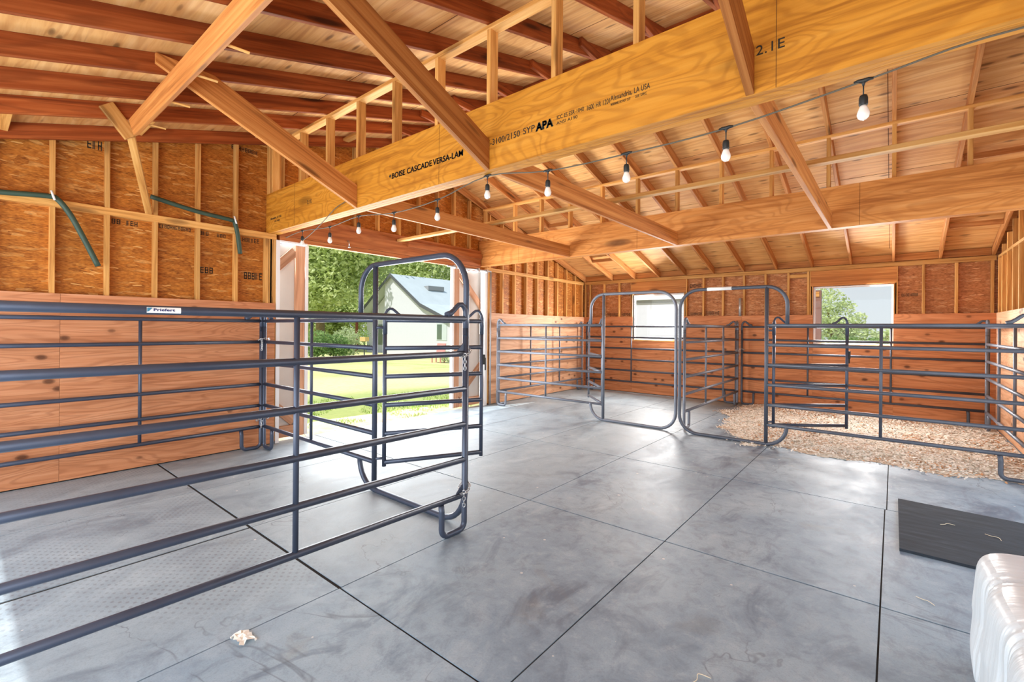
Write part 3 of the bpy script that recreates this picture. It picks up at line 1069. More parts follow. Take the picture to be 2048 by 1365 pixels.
# ------------------------------------------------------------------ windows
def window(name, w, lab):
    x0, x1, z0, z1 = w
    fr = MB()
    y0, y1 = YB + .07, YB + .12
    f = .028
    fr.box((x0, y0, z0), (x0 + f, y1, z1)); fr.box((x1 - f, y0, z0), (x1, y1, z1))
    fr.box((x0 + f, y0, z0), (x1 - f, y1, z0 + f)); fr.box((x0 + f, y0, z1 - f), (x1 - f, y1, z1))
    o = fr.build(name, M['white'])
    tag(o, lab, 'window', kind='structure')
    MB().box((x0 + f, y0 + .02, z0 + f), (x1 - f, y0 + .024, z1 - f)).build('pane', M['glass'], o)
    MB().box((x0 - .03, YB - .004, z0 - .022), (x1 + .03, y0 - .001, z0 - .002)).build('sill', M['stud'], o)
    MB().box((x0 - .004, YB + .002, z0), (x0 - .001, y0, z1)).build('jamb', M['cedar'], o)
    MB().box((x1 + .001, YB + .002, z0), (x1 + .004, y0, z1)).build('jamb', M['cedar'], o)
    return o


window('window_1', W1, 'left back window facing a white building')
window('window_2', W2, 'right back window facing trees and pale sky')

# ------------------------------------------------------------------ livestock panels
ZR = [0.272, 0.532, 0.792, 1.052, 1.312, 1.568]
TR = 0.0212


def foot_loop(b, x, s, r=TR):
    """post bottom turned inward on the floor and back up to the bottom rail; s = direction to the panel's inside"""
    rb = .055
    pts = [(x, 0, 1.50), (x, 0, r + rb)]
    for i in range(1, 7):
        a = math.pi / 2 * i / 6
        pts.append((x + s * (rb - rb * math.cos(a)), 0, r + rb - rb * math.sin(a)))
    xi = x + s * .215
    for i in range(0, 7):
        a = math.pi / 2 * i / 6
        pts.append((xi - s * rb + s * rb * math.sin(a), 0, r + rb - rb * math.cos(a)))
    pts += [(xi, 0, .2), (xi + s * .006, 0, ZR[0] - .02)]
    b.tube(pts, r)


def top_loop(b, x, s, r=.0185):
    pts = [(x, 0, 1.44), (x, 0, 1.59)]
    for (dx, z) in ((.004, 1.628), (.018, 1.656), (.04, 1.672), (.066, 1.670), (.09, 1.652), (.115, 1.628), (.145, 1.606), (.185, 1.592)):
        pts.append((x + s * dx, 0, z))
    b.tube(pts, [TR] * 2 + [r] * 6 + [r * 1.1, r * 1.2])


def rails(t, x0, x1, mat):
    for z in ZR:
        MB().tube([(x0, 0, z), (x1, 0, z)], TR, 10).build('rail', mat, t)


def brace(t, x, mat, r=.016):
    MB().tube([(x, 0, ZR[0]), (x, 0, ZR[5])], r, 8).build('brace', mat, t)


def end_post(t, x, s, mat):
    b = MB()
    foot_loop(b, x, s)
    b.build('end_post', mat, t)
    b = MB()
    top_loop(b, x, s)
    b.build('top_loop', mat, t)


def gusset(t, x, s, z, mat):
    MB().prism([(x, z + .10), (x + s * .085, z + .018), (x, z + .018)], 'y', -.004, .004).build('gusset', mat, t)


def panel(label, p0, p1, braces, mat, gus=False):
    p0, p1 = Vector(p0), Vector(p1)
    L = (p1 - p0).length
    rz = math.atan2(p1.y - p0.y, p1.x - p0.x)
    t = thing('livestock_panel', label, 'fence panel', (p0.x, p0.y, 0), rz, 'six rail stall panels')
    rails(t, 0, L, mat)
    end_post(t, 0, 1, mat)
    end_post(t, L, -1, mat)
    for b in braces:
        brace(t, b, mat)
    if gus:
        for x, s in ((0, 1), (L, -1)):
            gusset(t, x, s, ZR[4], mat)
            gusset(t, x, s, ZR[0], mat)
    return t


def bow_panel(label, p_end, ux, mat, Lp=2.32, W=1.175):
    """panel portion starting at its end post, then an arched opening; ux = +1/-1 along world x"""
    rz = 0 if ux > 0 else math.pi
    t = thing('arched_gate_panel', label, 'fence panel', (p_end[0], p_end[1], 0), rz, 'arched gate panels')
    rails(t, 0, Lp, mat)
    end_post(t, 0, 1, mat)
    brace(t, Lp / 2, mat)
    xr = Lp + W
    zt, R, xl = 2.072, .27, Lp - .235
    pts = [(xl, 0, ZR[5] + .01)]
    pts += arc((xl + .24, zt - .24), .24, math.pi, math.pi / 2)
    pts += arc((xr - R, zt - R), R, math.pi / 2, 0)
    pts += arc((xr - .25, TR + .25), .25, 0, -math.pi / 2)
    pts += arc((xl + .25, TR + .25), .25, -math.pi / 2, -math.pi)
    pts += [(xl, 0, ZR[0])]
    MB().tube(pts, .0235, 12).build('arch_tube', mat, t)
    MB().tube([(Lp, 0, .03), (Lp, 0, zt)], .0235, 12).build('hinge_post', mat, t)
    return t


def gate(label, p0, ang, mat, L=0.975):
    t = thing('stall_gate', label, 'gate', (p0[0], p0[1], 0), ang, 'open stall gates')
    rails(t, .02, L - .02, mat)
    for x, s in ((.02, 1), (L - .02, -1)):
        MB().tube([(x, 0, .235), (x, 0, 1.56)], .0185, 10).build('stile', mat, t)
        b = MB()
        top_loop(b, x, s, .013)
        b.build('top_loop', mat, t)
    for z in (.31, 1.50):
        MB().tube([(-.055, 0, z), (.02, 0, z)], .012, 8).build('hinge_pin', mat, t)
    lb = MB()
    lb.box((L - .012, -.02, 1.14), (L + .012, .02, 1.24))
    lb.tube([(L, .02, 1.22), (L + .03, .03, 1.20), (L + .03, .03, 1.08)], .007, 8)
    lb.build('latch', M['black'], t)
    return t


S, SF, SM = M['steel'], M['steel_far'], M['steel_mid']
panel('dark steel panel across the foreground with a white maker sticker', (-2.44, 2.42), (-2.55, -1.22), (1.235, 2.42), S, True)
P1 = [o for o in COL.objects if o.name.startswith('livestock_panel')][0]
panel('dark steel panel standing along the left plywood wall', (-6.0, 2.43), (-6.0, -1.22), (1.185, 2.42), S)
bow_panel('arched gate panel of the near stall, in front of the sliding door', (-5.985, 2.465), 1, S, 2.335, 1.17)
gate('open gate of the near stall, silhouetted against the doorway', (-3.585, 2.50), math.radians(63), S)
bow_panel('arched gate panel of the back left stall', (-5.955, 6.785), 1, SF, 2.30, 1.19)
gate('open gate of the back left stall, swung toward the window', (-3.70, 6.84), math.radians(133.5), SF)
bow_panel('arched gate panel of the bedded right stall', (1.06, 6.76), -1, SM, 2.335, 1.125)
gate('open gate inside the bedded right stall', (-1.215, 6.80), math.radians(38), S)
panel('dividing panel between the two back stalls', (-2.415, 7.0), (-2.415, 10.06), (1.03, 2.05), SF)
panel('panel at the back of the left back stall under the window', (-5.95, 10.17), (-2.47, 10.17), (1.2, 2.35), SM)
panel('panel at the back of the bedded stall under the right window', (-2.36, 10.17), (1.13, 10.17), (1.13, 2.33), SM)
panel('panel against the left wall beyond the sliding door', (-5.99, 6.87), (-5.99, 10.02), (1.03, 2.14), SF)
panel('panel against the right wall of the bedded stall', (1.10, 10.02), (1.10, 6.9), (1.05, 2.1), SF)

# maker sticker on the foreground panel's top rail (camera side), in the panel's own frame
def on_rail(x, z, d=0.0008):
    return Matrix(((-1, 0, 0, x), (0, 0, 1, TR + d), (0, 1, 0, z), (0, 0, 0, 1)))


st = MB()
nseg = 8
for i in range(nseg):                              # label curved round the tube
    a0 = -0.62 + 1.24 * i / nseg
    a1 = -0.62 + 1.24 * (i + 1) / nseg
    rr = TR + .0006
    st.quad((1.885, rr * math.cos(a0), ZR[5] + rr * math.sin(a0)), (1.762, rr * math.cos(a0), ZR[5] + rr * math.sin(a0)),
            (1.762, rr * math.cos(a1), ZR[5] + rr * math.sin(a1)), (1.885, rr * math.cos(a1), ZR[5] + rr * math.sin(a1)))
tag(st.build('maker_sticker', M['sticker'], P1), 'white sticker with dark blue lettering')
sp = MB()
sp.prism([(1.884, ZR[5] + .010), (1.866, ZR[5] + .010), (1.875, ZR[5] - .002), (1.881, ZR[5] - .007), (1.884, ZR[5] - .007)], 'y', TR + .0008, TR + .0014)
sp.build('sticker_emblem', M['sticker_teal'], P1)
o = text_mesh('Priefert', .0165, M['sticker_navy'], None, Matrix(), 'sticker_lettering', bold=.0004)
w_ = max(v.co.x for v in o.data.vertices)
o.parent = P1
o.matrix_local = on_rail(1.8625, ZR[5] - .004) @ Matrix.Diagonal((.078 / w_, 1.0, 1, 1))
# blank tape on the far arch
tp = MB().tube([(-2.02, 6.76, 2.072), (-1.70, 6.76, 2.072)], .0245, 12)
AR = [o for o in COL.objects if o.name.startswith('arched_gate_panel')][-1]
inv2 = (Matrix.Translation(AR.location) @ Matrix.Rotation(AR.rotation_euler.z, 4, 'Z')).inverted()
tag(tp.build('tape_wrap', M['sticker'], AR, inv2), 'pale tape wrapped on the arch')

# ------------------------------------------------------------------ chains
def chain_mesh(b, path, link=.030, wire=.0028, half=.0085):
    P = [Vector(p) for p in path]
    d = [0]
    for i in range(1, len(P)):
        d.append(d[-1] + (P[i] - P[i - 1]).length)

    def at(s):
        s = max(0, min(d[-1], s))
        for i in range(1, len(P)):
            if s <= d[i] or i == len(P) - 1:
                f = (s - d[i - 1]) / max(1e-6, d[i] - d[i - 1])
                return P[i - 1].lerp(P[i], f)

    step = link * .78
    n = max(1, int(d[-1] / step))
    for k in range(n):
        a, c = at(k * step), at(k * step + link)
        x = (c - a).normalized()
        ref = Vector((0, 0, 1)) if abs(x.z) < .8 else Vector((.64, -.77, 0))
        y = ref.cross(x).normalized()
        z = x.cross(y)
        if k % 2:
            y = z
        L2 = link / 2 - half
        pts = []
        for i in range(6):
            t = -math.pi / 2 + math.pi * i / 5
            pts.append((a + c) / 2 + x * (L2 + half * math.cos(t)) + y * half * math.sin(t))
        for i in range(6):
            t = math.pi / 2 + math.pi * i / 5
            pts.append((a + c) / 2 + x * (-L2 + half * math.cos(t)) + y * half * math.sin(t))
        b.tube(pts, wire, 6, closed=True)


def chain(label, c, z, ra, rb, ang, tail_dir, tail=.12):
    b = MB()
    loop = []
    for i in range(25):
        t = 2 * math.pi * i / 24
        px, py = ra * math.cos(t), rb * math.sin(t)
        loop.append((c[0] + px * math.cos(ang) - py * math.sin(ang), c[1] + px * math.sin(ang) + py * math.cos(ang), z + .025 * math.sin(t + 2.5)))
    chain_mesh(b, loop)
    q = Vector((c[0], c[1], z)) + Vector(tail_dir)
    chain_mesh(b, [q + Vector((0, 0, .0)), q + Vector((.005, -.005, -tail))])
    o = b.build('chain', M['galv'])
    return tag(o, label, 'chain', 'chains tying the panels together')


chain('upper chain hanging at the foreground panel end, below the loop', (-2.455, 2.432), 1.315, .082, .04, math.radians(140), (.038, -.038, 0), .14)
chain('lower chain hanging by the foot of the foreground panel', (-2.455, 2.432), .315, .082, .04, math.radians(140), (.038, -.038, 0), .14)
chain('upper chain at the stall corner left of the doorway', (-5.99, 2.447), 1.33, .07, .045, math.radians(60), (.045, -.03, 0), .13)
chain('lower chain at the stall corner left of the doorway', (-5.99, 2.447), .36, .07, .045, math.radians(60), (.045, -.03, 0), .10)
chain('chain where the dividing panel meets the back panels', (-2.39, 10.12), 1.10, .08, .06, 0, (.0, -.065, 0), .10)

# ------------------------------------------------------------------ string light
sl = thing('string_light', 'string of clear bulbs hanging under the lettered beam', 'string light', (-2.42, 2.62, 2.66))
bx = [-5.36, -4.74, -4.18, -3.595, -2.99, -2.416, -1.849, -1.264, -0.694, -0.111]
bz = [2.628, 2.592, 2.625, 2.569, 2.587, 2.672, 2.592, 2.573, 2.575, 2.632]
ref = Vector((-2.42, 2.62, 2.66))
pts = [(-6.0, 2.72, 2.64)]
for x, z in zip(bx, bz):
    pts.append((x, 2.62, z))
pts += [(0.278, 2.62, 2.676), (.75, 2.66, 2.672), (1.2, 2.66, 2.672)]


def smooth(pts, n=4):
    P = [Vector(p) for p in pts]
    out = []
    for i in range(len(P) - 1):
        p0, p1, p2, p3 = P[max(0, i - 1)], P[i], P[i + 1], P[min(len(P) - 1, i + 2)]
        for k in range(n):
            t = k / n
            out.append(0.5 * ((2 * p1) + (p2 - p0) * t + (2 * p0 - 5 * p1 + 4 * p2 - p3) * t * t + (3 * p1 - p0 - 3 * p2 + p3) * t ** 3))
    out.append(P[-1])
    return out


MB().tube([p - ref for p in smooth(pts)], .0045, 7).build('cord', M['cord'], sl)
loose = smooth([(-5.42, 2.62, 2.50), (-5.1, 2.58, 2.545), (-4.72, 2.54, 2.64), (-4.45, 2.53, 2.74), (-4.18, 2.53, 2.78)])
MB().tube([p - ref for p in loose], .004, 7).build('loose_cord', M['cord'], sl)
for x, z in zip(bx, bz):
    p = Vector((x, 2.62, z)) - ref
    b = MB()
    b.tube([p + Vector((-.036, 0, .002)), p + Vector((-.018, 0, .004)), p, p + Vector((.018, 0, .004)), p + Vector((.036, 0, .002))], [.006, .009, .012, .009, .006], 8)
    b.tube([p + Vector((0, 0, .004)), p + Vector((0, 0, -.022))], [.011, .004], 8)
    b.tube([p, p + Vector((0, 0, -.07))], .003, 6)
    b.lathe([(.006, -.062), (.014, -.066), (.017, -.078), (.0175, -.105), (.0155, -.112)], 12, tuple(p))
    so = b.build('socket', M['black'], sl)
    MB().lathe([(.013, -.112), (.0165, -.122), (.0235, -.142), (.0245, -.152), (.021, -.165), (.012, -.174), (.003, -.177)], 14, tuple(p)).build('bulb', M['bulb'], so)

# ------------------------------------------------------------------ green sleeves on the left wall
def sleeve(label, pts, clip):
    t = thing('foam_sleeve', label, 'foam sleeve', clip, 0, 'green sleeves hung on the left wall')
    r = Vector(clip)
    q = [Vector(p) - r for p in pts]
    MB().tube(smooth(q, 5), .024, 10).build('sleeve', M['green'], t)
    b = MB()
    b.tube([(.032, -.012, .05), (.036, 0, .0), (.032, .012, -.035)], .009, 8)
    b.build('clip', M['white'], t)
    return t


sleeve('dark green sleeve drooping at the far left of the wall', [(XA + .04, -1.2, 2.60), (XA + .04, 0.0, 2.65), (XA + .04, .27, 2.668), (XA + .04, .56, 2.70), (XA + .04, .635, 2.68), (XA + .04, .72, 2.556),
       (XA + .04, .81, 2.36), (XA + .04, .925, 2.085)], (XA + .04, .60, 2.70))
sleeve('dark green sleeve bent over a stud near the lettered beam', [(XA + .03, 1.34, 2.872), (XA + .03, 1.75, 2.80), (XA + .03, 2.12, 2.765), (XA + .035, 2.155, 2.73), (XA + .035, 2.185, 2.60), (XA + .035, 2.214, 2.376)], (XA + .03, 2.15, 2.76))

t = MB().tube([(-2.427, YB - .028, 1.79), (-2.427, YB - .028, 2.155)], .026, 12).build('pipe_stub', M['conduit'])
tag(t, 'short grey pipe standing upright on the back plywood', 'pipe')

# ------------------------------------------------------------------ mat, bags, litter
mt = MB()
mt.prism([(0.04, 5.35), (0.06, 5.35), (1.26, 5.26), (1.26, 4.10), (0.04, 4.13)], 'z', 0.001, 0.019)
tag(mt.build('stall_mat', M['rubber']), 'black rubber mat lying on the floor at right', 'mat')


BX0, BX1, BY0, BY1, BYA, BYB = .285, 1.16, 1.45, 3.02, 2.62, 2.17


def bale(label, x0, x1, y0, y1, h, bands):
    """film-wrapped bundle of bedding bags: soft bulges with gathered creases at each band"""
    t = thing('wrapped_bale', label, 'bale', ((x0 + x1) / 2, (y0 + y1) / 2, 0))
    cx, cy = (x0 + x1) / 2, (y0 + y1) / 2
    b = MB()

    def pt(u, v, w):
        l = (abs(u) ** 8 + abs(v) ** 8 + abs(w) ** 8) ** (1 / 8)
        p = Vector((u, v, w)) / l
        yw = cy + p.y * (y1 - y0) / 2
        k = 0.0
        for yc, wd in bands:
            e = math.exp(-((yw - yc) / wd) ** 2)
            fan = (yw - yc) * (1 + .5 * p.x) * 210 + 2.2 * math.sin(p.x * 2.6 + yc * 5)
            k += e * (-.030 + .012 * math.sin(fan) + .007 * math.sin(fan * 1.9 + 1))
        k += .018 * noise.noise(Vector((p.x * 1.8, yw * 5, p.z * 2)))
        k += .014 * math.sin((yw - y0) * 14) * (1 if p.z > 0 else .4)
        q = p * (1 + k)
        lean = .035 * (1 - (p.z + 1) / 2)
        return (q.x * (x1 - x0) / 2 - lean, p.y * (y1 - y0) / 2 * (1 + .3 * k), max(-h / 2, q.z * h / 2) + h / 2)

    n, mq = 34, 150
    for a, c, d, sg in [(0, 1, 2, 1), (0, 1, 2, -1), (1, 2, 0, 1), (1, 2, 0, -1), (2, 0, 1, 1), (2, 0, 1, -1)]:
        na, nc = (mq if a == 1 else n), (mq if c == 1 else n)
        base = len(b.v)
        for i in range(na + 1):
            for j in range(nc + 1):
                q = [0, 0, 0]
                q[a] = -1 + 2 * i / na
                q[c] = -1 + 2 * j / nc
                q[d] = sg
                b.v.append(pt(*q))
        for i in range(na):
            for j in range(nc):
                f = (base + i * (nc + 1) + j, base + (i + 1) * (nc + 1) + j, base + (i + 1) * (nc + 1) + j + 1, base + i * (nc + 1) + j + 1)
                b.f.append(f if sg > 0 else f[::-1])
                b.sm.append(True)
    b.build('plastic_wrap', M['film'], t)
    for yc, wd in bands:
        g = MB()
        v0 = (yc - cy) / ((y1 - y0) / 2)
        for i in range(24):
            a = []
            for q in ((i, -1), (i + 1, -1), (i + 1, 1), (i, 1)):
                u = -.62 + 1.5 * q[0] / 24
                taper = .008 + .03 * max(0, (u + .62)) / 1.5
                p = pt(u, v0 + q[1] * taper, 1.0)
                a.append((p[0], p[1], p[2] + .007))
            g.quad(*a)
        g.sm = [True] * len(g.sm)
        tag(g.build('brown_band', M['kraft'], t), 'tan printed band showing through the film')
    return t


bale('bundle of bedding bags wrapped in creased white plastic film at lower right', BX0, BX1, BY0, BY1, .555, ((BYA, .085), (BYB, .095)))

pp = MB()
rnd = random.Random(4)
grid = [[(-.05 + .1 * i / 6 + rnd.uniform(-.006, .006), -.035 + .07 * j / 4 + rnd.uniform(-.006, .006), .004 + .022 * abs(math.sin(i * 1.7 + j * 2.3)) * rnd.uniform(.4, 1)) for j in range(5)] for i in range(7)]
for i in range(6):
    for j in range(4):
        pp.quad(grid[i][j], grid[i + 1][j], grid[i + 1][j + 1], grid[i][j + 1])
for q in [(-.05, -.035), (.05, .035)]:
    pp.box((q[0] - .004, q[1] - .004, 0), (q[0] + .004, q[1] + .004, .008))
o = pp.build('paper_scrap', M['paper'])
o.location = (-2.395, .90, 0.0)
tag(o, 'crumpled white paper scrap on the floor near the front', 'paper')


def stalk(label, x, y, z, ang, L, bend):
    pts = [(-L / 2, 0, .003), (-L * .15, bend * .3, .004), (L * .1, bend, .006), (L / 2, bend * .2, .003)]
    o = MB().tube(smooth(pts, 3), .0018, 5).build('straw_stalk', M['straw'])
    o.location = (x, y, z)
    o.rotation_euler = (0, 0, ang)
    return tag(o, label, 'straw', 'loose straw stalks')


stalk('pale straw stalk lying on the middle of the black mat', .33, 4.86, .019, .5, .10, .02)
stalk('bent pale straw stalk near the right end of the black mat', .56, 4.78, .019, -.9, .11, .03)
stalk('pale straw stalk on the floor between the mat and the bags', .145, 3.45, .0, -.6, .09, .01)
stalk('curled straw stalk on the floor at the bottom of the view', -.62, 2.04, .0, .9, .10, .04)

# ------------------------------------------------------------------ wood shavings bedding
rnd = random.Random(11)


def shav_edge(x, y):
    """0 outside the bedding, 1 well inside"""
    n = noise.noise(Vector((x * 1.7, y * 1.7, 3.1))) * .28 + noise.noise(Vector((x * 6, y * 6, 1.1))) * .08
    d = min(10.27 - y + .35, y - 6.62, 1.06 - x + .3, x - (-2.36 + max(0, (8.6 - y)) * .42))
    return d + n


def shav_h(x, y):
    e = shav_edge(x, y)
    k = max(0.0, min(1.0, e / .45))
    h = k * (.026 + .02 * noise.noise(Vector((x * 2.1, y * 2.1, 7))) + .012 * noise.noise(Vector((x * 9, y * 9, 2))))
    h += k * .05 * max(0, 1 - abs(y - 9.9) / .5) * max(0, 1 - abs(x + 1.9) / .6)
    return h


sh = MB()
NX, NY = 130, 130
X0, X1, Y0, Y1 = -2.5, 1.22, 6.5, 10.29
vid = {}
for i in range(NX + 1):
    for j in range(NY + 1):
        x, y = X0 + (X1 - X0) * i / NX, Y0 + (Y1 - Y0) * j / NY
        vid[i, j] = len(sh.v)
        sh.v.append((x, y, shav_h(x, y) + .001))
for i in range(NX):
    for j in range(NY):
        x, y = X0 + (X1 - X0) * (i + .5) / NX, Y0 + (Y1 - Y0) * (j + .5) / NY
        if shav_edge(x, y) > .03:
            sh.f.append((vid[i, j], vid[i + 1, j], vid[i + 1, j + 1], vid[i, j + 1]))
            sh.sm.append(True)
bed = sh.build('wood_shavings', M['shavings'])
tag(bed, 'pale wood shavings bedding spread over the right stall floor', 'wood shavings', kind='stuff')
for mat_, cnt, sd in ((M['chip'], 15000, 1), (M['chip_brown'], 2200, 2)):
    fk = MB()
    rnd = random.Random(sd)
    made = 0
    while made < cnt:
        x, y = rnd.uniform(-2.6, 1.2), rnd.uniform(6.5, 10.25)
        e = shav_edge(x, y)
        if e < -.06 or (e < .12 and rnd.random() > .35 + e * 3):
            continue
        if sd == 2 and noise.noise(Vector((x * 1.3, y * 1.3, 9))) < .12 and rnd.random() > .12:
            continue
        made += 1
        z = shav_h(x, y) + rnd.uniform(.001, .012)
        a = rnd.uniform(0, 6.283)
        l, w = rnd.uniform(.008, .02), rnd.uniform(.004, .009)
        ux = Vector((math.cos(a), math.sin(a), rnd.uniform(-.5, .5))) * l
        uy = Vector((-math.sin(a), math.cos(a), rnd.uniform(-.5, .5))) * w
        p = Vector((x, y, z))
        up_ = Vector((0, 0, .004))
        fk.quad(p - ux - uy, p + ux - uy + up_, p + ux + uy + up_, p - ux + uy)
    fo = fk.build('loose_flakes', mat_, bed)
    fo['kind'] = 'stuff'

# ------------------------------------------------------------------ outdoors
def lz(x, y):
    return -0.05 - 0.035 * max(0.0, y - 4.0)


lw = MB()
gx = [-140, -90, -60, -45, -36, -30, -26, -22, -18, -15, -12, -10, -8, -6.21, 1.3, 10, 40]
gy = [-40, -10, -2, 4, 8, 12, 16, 20, 24, 30, 40, 60, 120]
for x in gx:
    for y in gy:
        lw.v.append((x, y, lz(x, y) if x < -6.3 else min(-.06, lz(x, y))))
for i in range(len(gx) - 1):
    for j in range(len(gy) - 1):
        a = i * len(gy) + j
        lw.f.append((a, a + len(gy), a + len(gy) + 1, a + 1))
        lw.sm.append(False)
tag(lw.build('ground', M['lawn']), 'sunlit lawn outside with bare soil along the barn', 'lawn', kind='structure')

gb = MB()
rnd = random.Random(21)
for i in range(14000):
    x = -6.4 - rnd.random() ** 1.3 * 3.2
    y = rnd.uniform(1.5, 11)
    if noise.noise(Vector((x * 1.4, y * 1.4, 2))) < -.05 + max(0, .5 - (-6.3 - x) * .6):
        continue
    a = rnd.uniform(0, 6.283)
    h = rnd.uniform(.02, .06)
    w = .006
    z = lz(x, y)
    dx, dy = math.cos(a), math.sin(a)
    gb.quad((x - dx * w, y - dy * w, z), (x + dx * w, y + dy * w, z), (x + dy * h * .5 + dx * .001, y - dx * h * .5, z + h), (x + dy * h * .5, y - dx * h * .5, z + h))
tag(gb.build('grass', M['grass']), 'short green grass blades growing outside the sliding door', 'grass', kind='stuff')


def at(u, depth, z=None, v=None):
    """helper: ground position seen in direction u at a given distance (used once, to lay out the garden)"""
    p = (fw + rt0 * (u - 1024) / FPX) * depth
    return p.x, p.y


def tree(name, label, cat, x, y, crown, leaf, n, size, trunk=True, group=None, seed=0, trunk_r=.2):
    """crown: list of (dx,dy,z,r)"""
    rnd = random.Random(seed)
    g = lz(x, y)
    t = thing(name, label, cat, (x, y, g), 0, group)
    if trunk:
        b = MB()
        top = min(c[2] for c in crown) + .6
        b.tube([(0, 0, -.1), (.05, .02, top * .35), (-.04, .05, top * .7), (.03, 0, top)], [trunk_r * 1.3, trunk_r, trunk_r * .9, trunk_r * .8], 9)
        for c in crown[:5]:
            b.tube([(0, 0, top * .75), (c[0] * .5, c[1] * .5, (top + c[2]) / 2), (c[0], c[1], c[2])], [trunk_r * .55, trunk_r * .35, trunk_r * .12], 6)
        b.build('trunk', M['bark'], t)
    lf = MB()
    tot = sum(c[3] ** 2 for c in crown)
    for c in crown:
        for i in range(int(n * c[3] ** 2 / tot)):
            d = Vector((rnd.gauss(0, 1), rnd.gauss(0, 1), rnd.gauss(0, 1))).normalized()
            rr = c[3] * (rnd.random() ** .3)
            rr *= 1 + .22 * noise.noise(d * 2.3 + Vector((seed, c[0], c[2])))
            p = Vector((c[0], c[1], c[2])) + Vector((d.x, d.y, d.z * .85)) * rr
            if p.z < .05:
                p.z = rnd.uniform(.05, .3)
            a = Vector((rnd.gauss(0, 1), rnd.gauss(0, 1), rnd.gauss(0, .6))).normalized()
            bb = a.cross(Vector((rnd.gauss(0, 1), rnd.gauss(0, 1), rnd.gauss(0, 1)))).normalized()
            s = size * rnd.uniform(.6, 1.3)
            lf.quad(p - a * s, p - bb * s * .45, p + a * s, p + bb * s * .45)
    lf.build('foliage', leaf, t)
    return t


x, y = at(640, 45)
tree('leafy_tree', 'large bright green tree with a visible trunk, filling the left of the doorway view', 'tree', x, y,
     [(q[0] * 1.6, q[1] * 1.6, q[2] * 1.55, q[3] * 1.6) for q in ((0, 0, 7.2, 3.6), (-2.2, 1, 5.6, 2.9), (2.0, .5, 5.8, 2.9), (0, -1.5, 4.8, 2.6), (1.6, 2, 8.6, 3), (2.6, -.4, 4.2, 1.8), (3.6, 0, 6.6, 2.2), (-1.4, -1, 3.2, 1.6), (1.2, -1, 3.3, 1.5))],
     M['leaf'], 34000, .24, seed=1, trunk_r=.42)
x, y = at(800, 72)
tree('leafy_tree', 'broad green tree rising behind the white house roof', 'tree', x, y,
     [(0, 0, 11, 7), (-7, 0, 11, 7), (7, 0, 11, 6), (-3, 0, 17, 7), (5.5, 0, 17, 7), (-10, 1, 17, 6)], M['leaf'], 20000, .36, seed=2, trunk_r=.4)
x, y = at(905, 66)
tree('leafy_tree', 'pale thin tree behind the right end of the white house roof', 'tree', x, y,
     [(0, 0, 10, 4), (3.4, 0, 11, 3.6), (2.1, 0, 8, 3), (6.4, 0, 9.5, 3.6), (4.2, 1, 14, 4.2)], M['leaf_pale'], 6000, .28, seed=3, trunk_r=.2)
x, y = at(636, 29)
tree('shrub', 'rounded green shrub at the foot of the large tree, by the left jamb', 'shrub', x, y, [(0, 0, .9, 1.0), (-.7, .2, .7, .8)], M['leaf_dark'], 1800, .1, False, 'shrubs by the house', 4)
x, y = at(672, 30)
tree('shrub', 'rounded green shrub between the tree trunk and the red post', 'shrub', x, y, [(0, 0, .8, .85), (.6, 0, .6, .7)], M['leaf_dark'], 1500, .1, False, 'shrubs by the house', 5)
x, y = at(692, 33)
tree('shrub', 'pale whitish shrub just left of the red porch post', 'shrub', x, y, [(0, 0, 1.2, 1.0), (.2, 0, .6, .9)], M['leaf_pale'], 1400, .1, False, 'shrubs by the house', 6)

for i, (u, dd, lab) in enumerate(((612, 60, 'far green tree closing the view left of the big trunk'), (648, 64, 'far green tree behind the big trunk'), (690, 62, 'far green tree between the big trunk and the house'))):
    x, y = at(u, dd)
    tree('leafy_tree', lab, 'tree', x, y, [(0, 0, 3.2, 3.4), (-2.4, 0, 5.2, 3.2), (2.4, 0, 5.4, 3.2), (0, 0, 8, 3.6), (2.6, 0, 1.8, 2.0), (-2.6, 0, 1.8, 2.0)], M['leaf'], 6000, .26, seed=50 + i)

# white house beyond the lawn
HY = 24.0
K = HY / 16.4
ho = thing('house', 'white gabled house with charcoal roof edge across the lawn', 'house', (-33, HY, -.9))


def hp(x, z):
    return (x * K + 33, 1.5 + (z - 1.5) * K + .9)


pk, br, er = hp(-22.6, 4.62), hp(-19.88, 2.80), hp(-17.0, 1.72)
wl_, el = hp(-23.33, 4.1), hp(-26.3, 2.02)
b = MB()
b.prism([(wl_[0], -.4), (er[0] - .3, -.4), (er[0] - .3, er[1] - .05), (br[0], br[1] - .08), (pk[0], pk[1] - .08), (wl_[0], wl_[1] - .05)], 'y', 0, 13)
b.build('wall', M['house_wall'], ho)
b = MB()
b.prism([(el[0] + .3, -.4), (wl_[0], -.4), (wl_[0], wl_[1] - .05), (el[0] + .3, el[1] - .05)], 'y', .9, 13)
b.build('recessed_wall', M['house_wall'], ho)
b = MB()
th = .22
for p, q in ((el, pk), (pk, br), (br, er)):
    b.prism([p, q, (q[0], q[1] + .03), (p[0], p[1] + .03)], 'y', -.25, 14)
b.build('roof', M['shingle'], ho)
b = MB()
for p, q in ((el, pk), (pk, br), (br, er)):
    b.prism([(p[0], p[1] - th), (q[0], q[1] - th), (q[0], q[1] + .06), (p[0], p[1] + .06)], 'y', -.30, -.24)
b.build('rake_board', M['rake'], ho)
sk = pk[0] + (br[0] - pk[0]) * .45
sz = pk[1] + (br[1] - pk[1]) * .45
b = MB().box((sk - .3, 2.2, sz - .1), (sk + .3, 4.0, sz + .28))
b.build('skylight', M['eave'], ho)
a_ = hp(-24.85, 1.68)
c_ = hp(-23.94, .43)
MB().box((a_[0], .86, c_[1]), (c_[0], .92, a_[1])).build('window', M['dark_glass'], ho)
a_ = hp(-18.7, 1.75)
